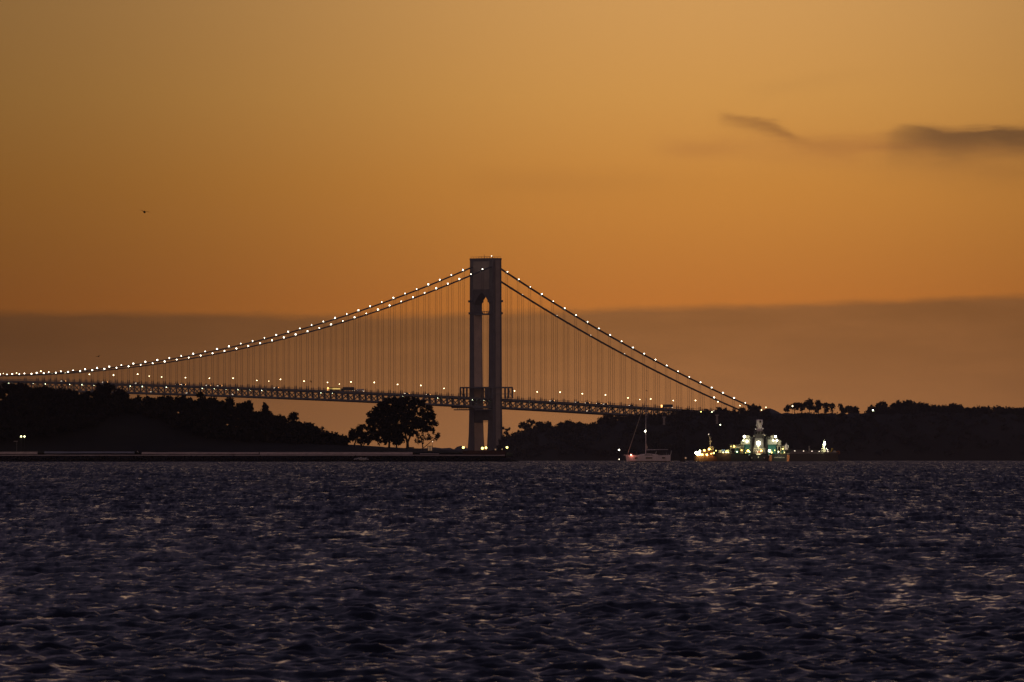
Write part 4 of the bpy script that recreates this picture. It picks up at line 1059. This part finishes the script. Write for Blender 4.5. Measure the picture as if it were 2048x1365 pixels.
# grey raised deck edge along the side
k = MB(); sect = []
for f, dk0, dk1 in ((0, 908.0, 902.6), (.35, 908.0, 903.2), (.7, 907.6, 904), (.93, 906.6, 904.4), (.99, 905.8, 904.6)):
    yy = 2 + f * LB; w1 = bowx(f); sect.append([(w1 - 1.2, yy, y.Z(dk0)), (w1 + .02, yy, y.Z(dk0)), (w1 + .02, yy, y.Z(dk1)), (w1 - 1.2, yy, y.Z(dk1))])
k.loft(sect).build('deck_coaming', M['coaming'], tb)
rl = MB()
for f in np.linspace(.05, .95, 26):
    xx, yy = bowx(f) - .6, 2 + f * LB; zb = y.Z(902.6 + f * 2); rl.tube((xx, yy, zb), (xx, yy, zb + .7), .07, n=4)
for f0, f1 in zip(np.linspace(.05, .9, 13)[:-1], np.linspace(.05, .9, 13)[1:]):
    rl.tube((bowx(f0) - .6, 2 + f0 * LB, y.Z(902.6 + f0 * 2) + .6), (bowx(f1) - .6, 2 + f1 * LB, y.Z(902.6 + f1 * 2) + .6), .10, n=4)
rl.build('deck_rail', M['cream'], tb)
def bside(px): return 2 + LB * (px - 1579) / 111
k = MB(); yy = bside(1623); k.tube((y.X(1623.6), yy, y.Z(903)), (y.X(1623.2), yy, y.Z(892)), .3, .22, 7); k.tube((y.X(1626), yy, y.Z(903)), (y.X(1624), yy, y.Z(897)), .16, n=5); k.build('vent_post', M['cream'], tb)
k = MB(); k.box(y.X(1612), y.X(1621), yy - 2, yy + 2, y.Z(907), y.Z(899.6)); k.build('winch_house', M['dark'], tb)
k = MB(); yy = bside(1657); 
for dxp in (-3, 3): k.tube((y.X(1658 + dxp * .7), yy, y.Z(904)), (y.X(1658), yy, y.Z(885)), .16, .12, 5)
k.tube((y.X(1652), yy, y.Z(903.5)), (y.X(1656.5), yy, y.Z(891)), .12, n=5); k.tube((y.X(1658), yy, y.Z(903)), (y.X(1658), yy, y.Z(879)), .2, .08, 6); k.box(y.X(1655), y.X(1661.5), yy - 1, yy + 1, y.Z(904.5), y.Z(899.5))
k.build('bow_mast', M['cream'], tb)
for px, py, r in ((1658.5, 885, .52), (1657.6, 889, .62)): y.ball('mast_floodlight', px, py, r, bside(1657) - .8, M['green'])
light('mast_lamp', tb, (y.X(1658), bside(1657) - 2.5, y.Z(888)), 1600, (1, .95, .6), .4)
k = MB(); yy = bside(1674); k.tube((y.X(1671.5), yy, y.Z(905)), (y.X(1674.5), yy, y.Z(902.6)), .28, n=6); k.tube((y.X(1674.5), yy, y.Z(904)), (y.X(1676), yy, y.Z(897.6)), .35, .3, 7); k.box(y.X(1674), y.X(1678), yy - .7, yy + .7, y.Z(899.4), y.Z(896.4)); k.build('deck_crane', M['yellow'], tb)
y.ball('crane_light', 1665.6, 900.2, .25, bside(1665), M['lampdim']); y.ball('crane_light', 1663.2, 897.6, .2, bside(1665), M['green'])
k = MB()
for i in range(12):
    a0, a1 = 2 * math.pi * i / 12, 2 * math.pi * (i + 1) / 12; c = Vector((y.X(1690.2), bside(1690) - .5, y.Z(905.4)))
    k.tube(c + Vector((math.cos(a0) * .7, 0, math.sin(a0) * .7)), c + Vector((math.cos(a1) * .7, 0, math.sin(a1) * .7)), .3, n=6)
k.build('life_ring', M['orange'], tb)
k = MB(); yy = bside(1687); k.tube((y.X(1686.5), yy, y.Z(903)), (y.X(1685), yy, y.Z(910)), .14, n=5); k.tube((y.X(1685), yy, y.Z(910)), (y.X(1687.5), yy, -.3), .14, n=5); k.build('anchor_chain', M['yellow'], tb)
k = MB(); k.box(y.X(1678.5), y.X(1685), bside(1682) - 1, bside(1682) + 1, y.Z(905), y.Z(901.6), .7); k.build('bow_fairlead', M['cream'], tb)
# stern houses: mirror-like pair left and right of the tug
for side_, (t0, t1, w0, w1, b0, b1, fx, fy) in {'left': (1489, 1502.5, 1487, 1504, 1493, 1499.5, 1488.6, 873.8), 'right': (1536.5, 1552.5, 1533.5, 1554.5, 1541.5, 1547, 1551, 873.4)}.items():
    y.b('house_lower', t0, t1, 889.5, 908, 6, 3.2, M['teal'])
    y.b('house_upper', w0, w1, 879.3, 889.5, 7, 3.0, M['cream'], .97)
    y.b('roof_box', b0, b1, 871.3, 879.3, 2.6, 3.0, M['cream'])
    k = MB()
    for px in np.linspace(w0, w1, 7): k.tube((y.X(px), -.3, y.Z(879.3)), (y.X(px), -.3, y.Z(874.6)), .07, n=4)
    for py in (874.6, 876.9): k.tube((y.X(w0), -.3, y.Z(py)), (y.X(w1), -.3, y.Z(py)), .07, n=4)
    k.build('roof_rail', M['cream'], tb)
    k = MB(); k.tube((y.X(fx), -.2, y.Z(879.3)), (y.X(fx), -.2, y.Z(fy)), .12, n=5); k.build('floodlight_post', M['cream'], tb)
    y.ball('floodlight', fx, fy, .62 if side_ == 'left' else .5, -.4, M['flood'])
    light('floodlight_lamp', tb, (y.X((w0 + w1) / 2), -5.5, y.Z(881)), 210, (.97, 1, .72), .5)
    light('deck_lamp', tb, (y.X((t0 + t1) / 2), -5.0, y.Z(898)), 210, (.95, 1, .75), .4)
y.ball('floodlight', 1554, 881.2, .36, -1.0, M['flood']); y.ball('floodlight', 1546.5, 881.2, .26, -1.0, M['flood']); y.ball('floodlight', 1486.5, 881.4, .3, -1.0, M['green']); y.ball('floodlight', 1494, 882.8, .42, -1.0, M['flood'])
for x0, x1, py0, m in ((1470.3, 1478, 897, 'teal'), (1562.5, 1570, 898, 'teal')): y.b('side_house', x0, x1, py0, 908, 4, 3.5, M[m])
y.b('side_platform', 1460.5, 1480, 893.6, 896.8, 3.4, 2.4, M['cream']); y.b('side_platform', 1553, 1573, 892.2, 893.4, 3.4, 2.4, M['cream'])
k = MB()
for px in (1460.5, 1466, 1472, 1479.5): k.tube((y.X(px), .6, y.Z(897)), (y.X(px), .6, y.Z(889.5)), .09, n=4)
for py in (890, 892): k.tube((y.X(1460.5), .6, y.Z(py)), (y.X(1480), .6, y.Z(py)), .08, n=4)
for px in (1555.5, 1561.5, 1568): k.tube((y.X(px), .6, y.Z(908)), (y.X(px), .6, y.Z(892)), .2, n=5)
for px in (1461, 1482, 1486): k.tube((y.X(px), .6, y.Z(908)), (y.X(px), .6, y.Z(889 if px > 1470 else 897)), .2, n=5)
k.build('side_frame', M['cream'], tb)
y.b('vent_box', 1555.5, 1562, 881, 890.5, 2.4, 2, M['cream']); y.b('vent_box', 1482, 1486.4, 882, 890, 2.2, 2, M['cream'])
k = MB(); k.tube((y.X(1573), 1, y.Z(900)), (y.X(1573), 1, y.Z(890)), .95, .8, 10); k.tube((y.X(1573), 1, y.Z(890)), (y.X(1572.6), 1, y.Z(885.4)), .5, .1, 8); k.build('davit_cone', M['boat'], tb)
k = MB()
for i in range(26):
    px = RNG.uniform(1479, 1500) if i % 2 else RNG.uniform(1541, 1566); py = RNG.uniform(899, 908)
    k.tube((y.X(px), -.1 + RNG.uniform(-.3, .3), y.Z(py)), (y.X(px + RNG.uniform(-3, 3)), -.1, y.Z(py + RNG.uniform(-3, 3))), .11, n=4)
k.build('deck_pipework', M['yellow'], tb)
for px in (1541, 1576.3):
    k = MB(); k.box(y.X(px - 2.4), y.X(px + 2.4), .2, 1.9, -.4, y.Z(910.5), 1.05); k.build('stern_fender', M['orange'], tb)
k = MB(); k.tube((y.X(1576.3), .6, y.Z(902)), (y.X(1576.3), 2.4, y.Z(902)), 1.35, n=14); k.build('tyre_fender', M['rubber'], tb)
st = MB()
for i in range(9):
    px = 1548.4 + i * 2.35; hgt = (1.4, 1.7, 1.3, 1.8, 1.5, 1.7, 1.9, 1.5, 1.4)[i]
    st.box(y.X(px), y.X(px + 1.5), 1.86, 1.97, y.Z(916.6), y.Z(916.6 - hgt * 1.35))
st.build('stern_name_band', M['cream'], tb)
light('deck_lamp', tb, (y.X(1558), -3.4, y.Z(911)), 160, (1, .95, .7), .3); light('deck_lamp', tb, (y.X(1575), -4, y.Z(908)), 200, (1, .8, .5), .3)
y.ball('deck_light', 1538.6, 902.2, .62, -.6, M['lamp']); y.ball('deck_light', 1468.2, 893.2, .4, -.4, M['gold'])

for i, (px, py) in enumerate(((1462, 893), (1474, 904), (1483, 901), (1491.5, 906), (1500, 904.5), (1543, 905.5), (1549.5, 901), (1557, 904), (1565.5, 898), (1569, 905.5))):
    y.ball('deck_light', px, py, .2 + .05 * (i % 3), -1.0, M[('yellowlamp', 'green', 'gold')[i % 3]])
for f in (.12, .3, .47, .62, .8): k = MB(); k.ball((bowx(f) - .3, 2 + f * LB, y.Z(902 + f * 2)), .2, 6, 4); k.build('added_rail_glow', M['lampdim'], tb)  # glowing balls added to brighten the rail line lit by the mast floodlight
# --- tugboat, stern towards us, in the notch of the barge
d = 6195.0; p0 = at(1518.5, 921.8, d)
tg = thing('tugboat', 'dark tugboat with a tall narrow wheelhouse and one glaring floodlight', 'tugboat', (p0.x, d, p0.z)); y = Px(tg, 1518.5, 921.8, d)
k = MB(); rings = []
for yy, x0, x1, dk in ((-3, 1501, 1536, 910.6), (-2, 1497.5, 1539, 910.2), (3, 1496.5, 1540, 909.6), (14, 1498, 1538, 909), (22, 1504, 1532, 907), (27, 1515, 1521, 905.5)):
    rings.append([(y.X(x0), yy, y.Z(dk)), (y.X(x0 + 3), yy, -1), (y.X(x1 - 3), yy, -1), (y.X(x1), yy, y.Z(dk))])
k.loft(rings).build('hull', M['dark'], tg)
k = MB(); k.loft([[(y.X(x0), yy, y.Z(910.6)), (y.X(x1), yy, y.Z(910.6)), (y.X(x1), yy, y.Z(908)), (y.X(x0), yy, y.Z(908))] for yy, x0, x1 in ((-3.1, 1500, 1537), (-2.8, 1500, 1537))]); k.build('bulwark', M['rubber'], tg)
# superstructure: stacked, narrowing octagonal tiers
def tier(name, tiers, m, yc=9):
    k = MB(); rings = []
    for py, x0, x1, dp in tiers:
        c, hw, hd = (y.X(x0) + y.X(x1)) / 2, (y.X(x1) - y.X(x0)) / 2, dp / 2
        rings.append([(c + hw * a_, yc + hd * b_, y.Z(py)) for a_, b_ in ((-1, -.45), (-.6, -1), (.6, -1), (1, -.45), (1, .45), (.6, 1), (-.6, 1), (-1, .45))])
    return k.loft(rings).build(name, m, tg)
tier('deckhouse', [(910, 1501.5, 1535, 12), (899, 1502, 1534.5, 11.5), (886, 1503.5, 1533.5, 11), (876, 1506, 1531.5, 10)], M['greyhull'])
lh = tier('lower_bridge', [(876, 1507.5, 1530.5, 8), (869, 1508.5, 1529.5, 7.4), (862.3, 1511, 1527, 6.8)], M['greyhull'])
for x0, x1 in ((1511.2, 1514.4), (1517, 1520), (1522.6, 1526)): k = MB(); k.box(y.X(x0), y.X(x1), 5.0, 5.6, y.Z(868.4), y.Z(865)); k.build('window', M['glass'], lh)
tier('wheelhouse_stalk', [(862.3, 1514, 1525.5, 4.6), (850.5, 1514.8, 1524.5, 4.2)], M['boat'])
wh = tier('wheelhouse', [(850.5, 1513.6, 1526, 5), (841, 1513, 1526.4, 5.2), (839.3, 1513.6, 1525.8, 4.8)], M['boat'])
k = MB(); k.box(y.X(1519.4), y.X(1522.4), 6.2, 6.6, y.Z(846.4), y.Z(842)); k.build('window', M['glass'], wh)
k = MB(); k.tube((y.X(1519.6), 9, y.Z(839.5)), (y.X(1519.3), 9, y.Z(807.5)), .22, .08, 7); k.tube((y.X(1516), 9, y.Z(829)), (y.X(1523), 9, y.Z(829)), .1, n=5); k.build('mast', M['dark'], tg)
k = MB(); k.prism([(y.X(1519.6), y.Z(811.5)), (y.X(1523.6), y.Z(812.3)), (y.X(1522.5), y.Z(815)), (y.X(1519.6), y.Z(815))], 'y', 8.97, 9.03); k.build('flag', M['dark'], tg)
for px, py, r, m in ((1511.4, 858.2, .42, 'boat'), (1526, 857.4, .5, 'boat'), (1512.6, 850.5, .28, 'boat'), (1508.3, 872.6, .4, 'cream'), (1530, 871, .55, 'cream')): y.ball('searchlight', px, py, r, 5.6, M[m])
y.ball('searchlight', 1528.2, 869.2, .4, 5.6, M['boat'])
# two funnels flank the deckhouse
for x0, x1 in ((1500.5, 1505), (1531.5, 1535.8)): y.b('funnel', x0, x1, 877, 908, 3.2, 6, M['dark'], .9)
y.ball('floodlight', 1517.2, 886.6, 1.0, 2.9, M['flood']); y.ball('floodlight', 1517, 893.8, .3, 2.9, M['yellowlamp'])
light('floodlight_lamp', tg, (y.X(1517.2), -1.5, y.Z(887)), 1100, (1, .92, .62), .6)
y.b('winch', 1513.5, 1525, 902.4, 907.6, 2, 1.2, M['cream'], .8)
k = MB(); k.tube((y.X(1513.8), .4, y.Z(904.5)), (y.X(1525), .4, y.Z(904.5)), .55, n=10); k.build('winch_drum', M['orange'], tg)
k = MB()
for px in (1508, 1512, 1526, 1530): k.tube((y.X(px), 1, y.Z(909)), (y.X(px), 1, y.Z(897)), .12, n=5)
for py in (897.2, 900.5): k.tube((y.X(1507), 1, y.Z(py)), (y.X(1531), 1, y.Z(py)), .12, n=5)
k.build('towing_frame', M['cream'], tg)
y.b('stern_roller', 1512.5, 1521, 908.2, 909.9, 1.2, -2.7, M['cream'])
y.ball('deck_light', 1496, 902.3, .6, -.6, M['gold']); y.ball('deck_light', 1522.4, 902.2, .45, .1, M['gold']); y.ball('deck_light', 1515.2, 904.4, .3, .1, M['lampdim'])
for px, py in ((1503.4, 916.4), (1516, 915.6), (1528.6, 916.2)): y.ball('tyre_fender', px, py, .36, -3.0, M['cream'])
light('deck_lamp', tg, (y.X(1517), -3.8, y.Z(905)), 420, (1, .88, .55), .3)

# ------------------------------------------------------------------ birds
def make_bird(label, px, py, d, span, rz, roll):
    o = thing('bird', label, 'bird', at(px, py, d), rz); o.rotation_euler = (roll, 0, rz)
    k = MB(); L = span * .42
    k.loft([[(x, r * math.cos(a_), r * math.sin(a_)) for a_ in np.linspace(0, 2 * math.pi, 7)[:-1]] for x, r in ((-L * .55, .01), (-L * .3, span * .04), (0, span * .11), (L * .3, span * .06), (L * .45, span * .035), (L * .6, .01))])
    k.build('body', M['bird'], o, smooth=True)
    for sg in (-1, 1):
        k = MB()
        k.quadbox([(-span * .1, sg * .04 * span, 0), (span * .1, sg * .04 * span, 0), (span * .08, sg * span * .27, span * .09), (-span * .09, sg * span * .27, span * .09),
                   (-span * .1, sg * .04 * span, .02 * span), (span * .1, sg * .04 * span, .02 * span), (span * .08, sg * span * .27, span * .105), (-span * .09, sg * span * .27, span * .105)])
        k.quadbox([(-span * .09, sg * span * .27, span * .09), (span * .08, sg * span * .27, span * .09), (-span * .02, sg * span * .5, span * .05), (-span * .08, sg * span * .5, span * .05),
                   (-span * .09, sg * span * .27, span * .105), (span * .08, sg * span * .27, span * .105), (-span * .02, sg * span * .5, span * .06), (-span * .08, sg * span * .5, span * .06)])
        k.build('wing', M['bird'], o)
    k = MB(); k.quadbox([(-L * .5, -span * .03, 0), (-L * .5, span * .03, 0), (-L * .9, span * .07, 0), (-L * .9, -span * .07, 0), (-L * .5, -span * .03, .012 * span), (-L * .5, span * .03, .012 * span), (-L * .9, span * .07, .012 * span), (-L * .9, -span * .07, .012 * span)]); k.build('tail', M['bird'], o)
make_bird('bird gliding alone high in the orange sky at left', 289, 424.5, 1500, 1.45, R(78), R(12))
make_bird('small bird flying just above the left bridge cables', 196.5, 713.3, 2300, 1.2, R(60), R(-15))
make_bird('tiny bird between the suspenders above the bus', 622.3, 764, 2300, .85, R(30), R(40))
make_bird('tiny bird hovering over the yacht masthead', 1293.4, 782, 3600, 1.1, R(40), R(20))

# ------------------------------------------------------------------ dusk haze over the bay
hm = bpy.data.materials.new('haze'); hm.use_nodes = True
hn = hm.node_tree; hn.nodes.clear()
pv = hn.nodes.new('ShaderNodeVolumePrincipled'); pv.inputs['Color'].default_value = (.95, .90, .88, 1)
pv.inputs['Density'].default_value = 1.15e-5; pv.inputs['Anisotropy'].default_value = .2
ho = hn.nodes.new('ShaderNodeOutputMaterial'); hn.links.new(pv.outputs[0], ho.inputs['Volume'])
k = MB(); k.box(-7200, 7200, -150, 16200, -41, 232)
tag(k.build('haze', hm), kind='stuff')
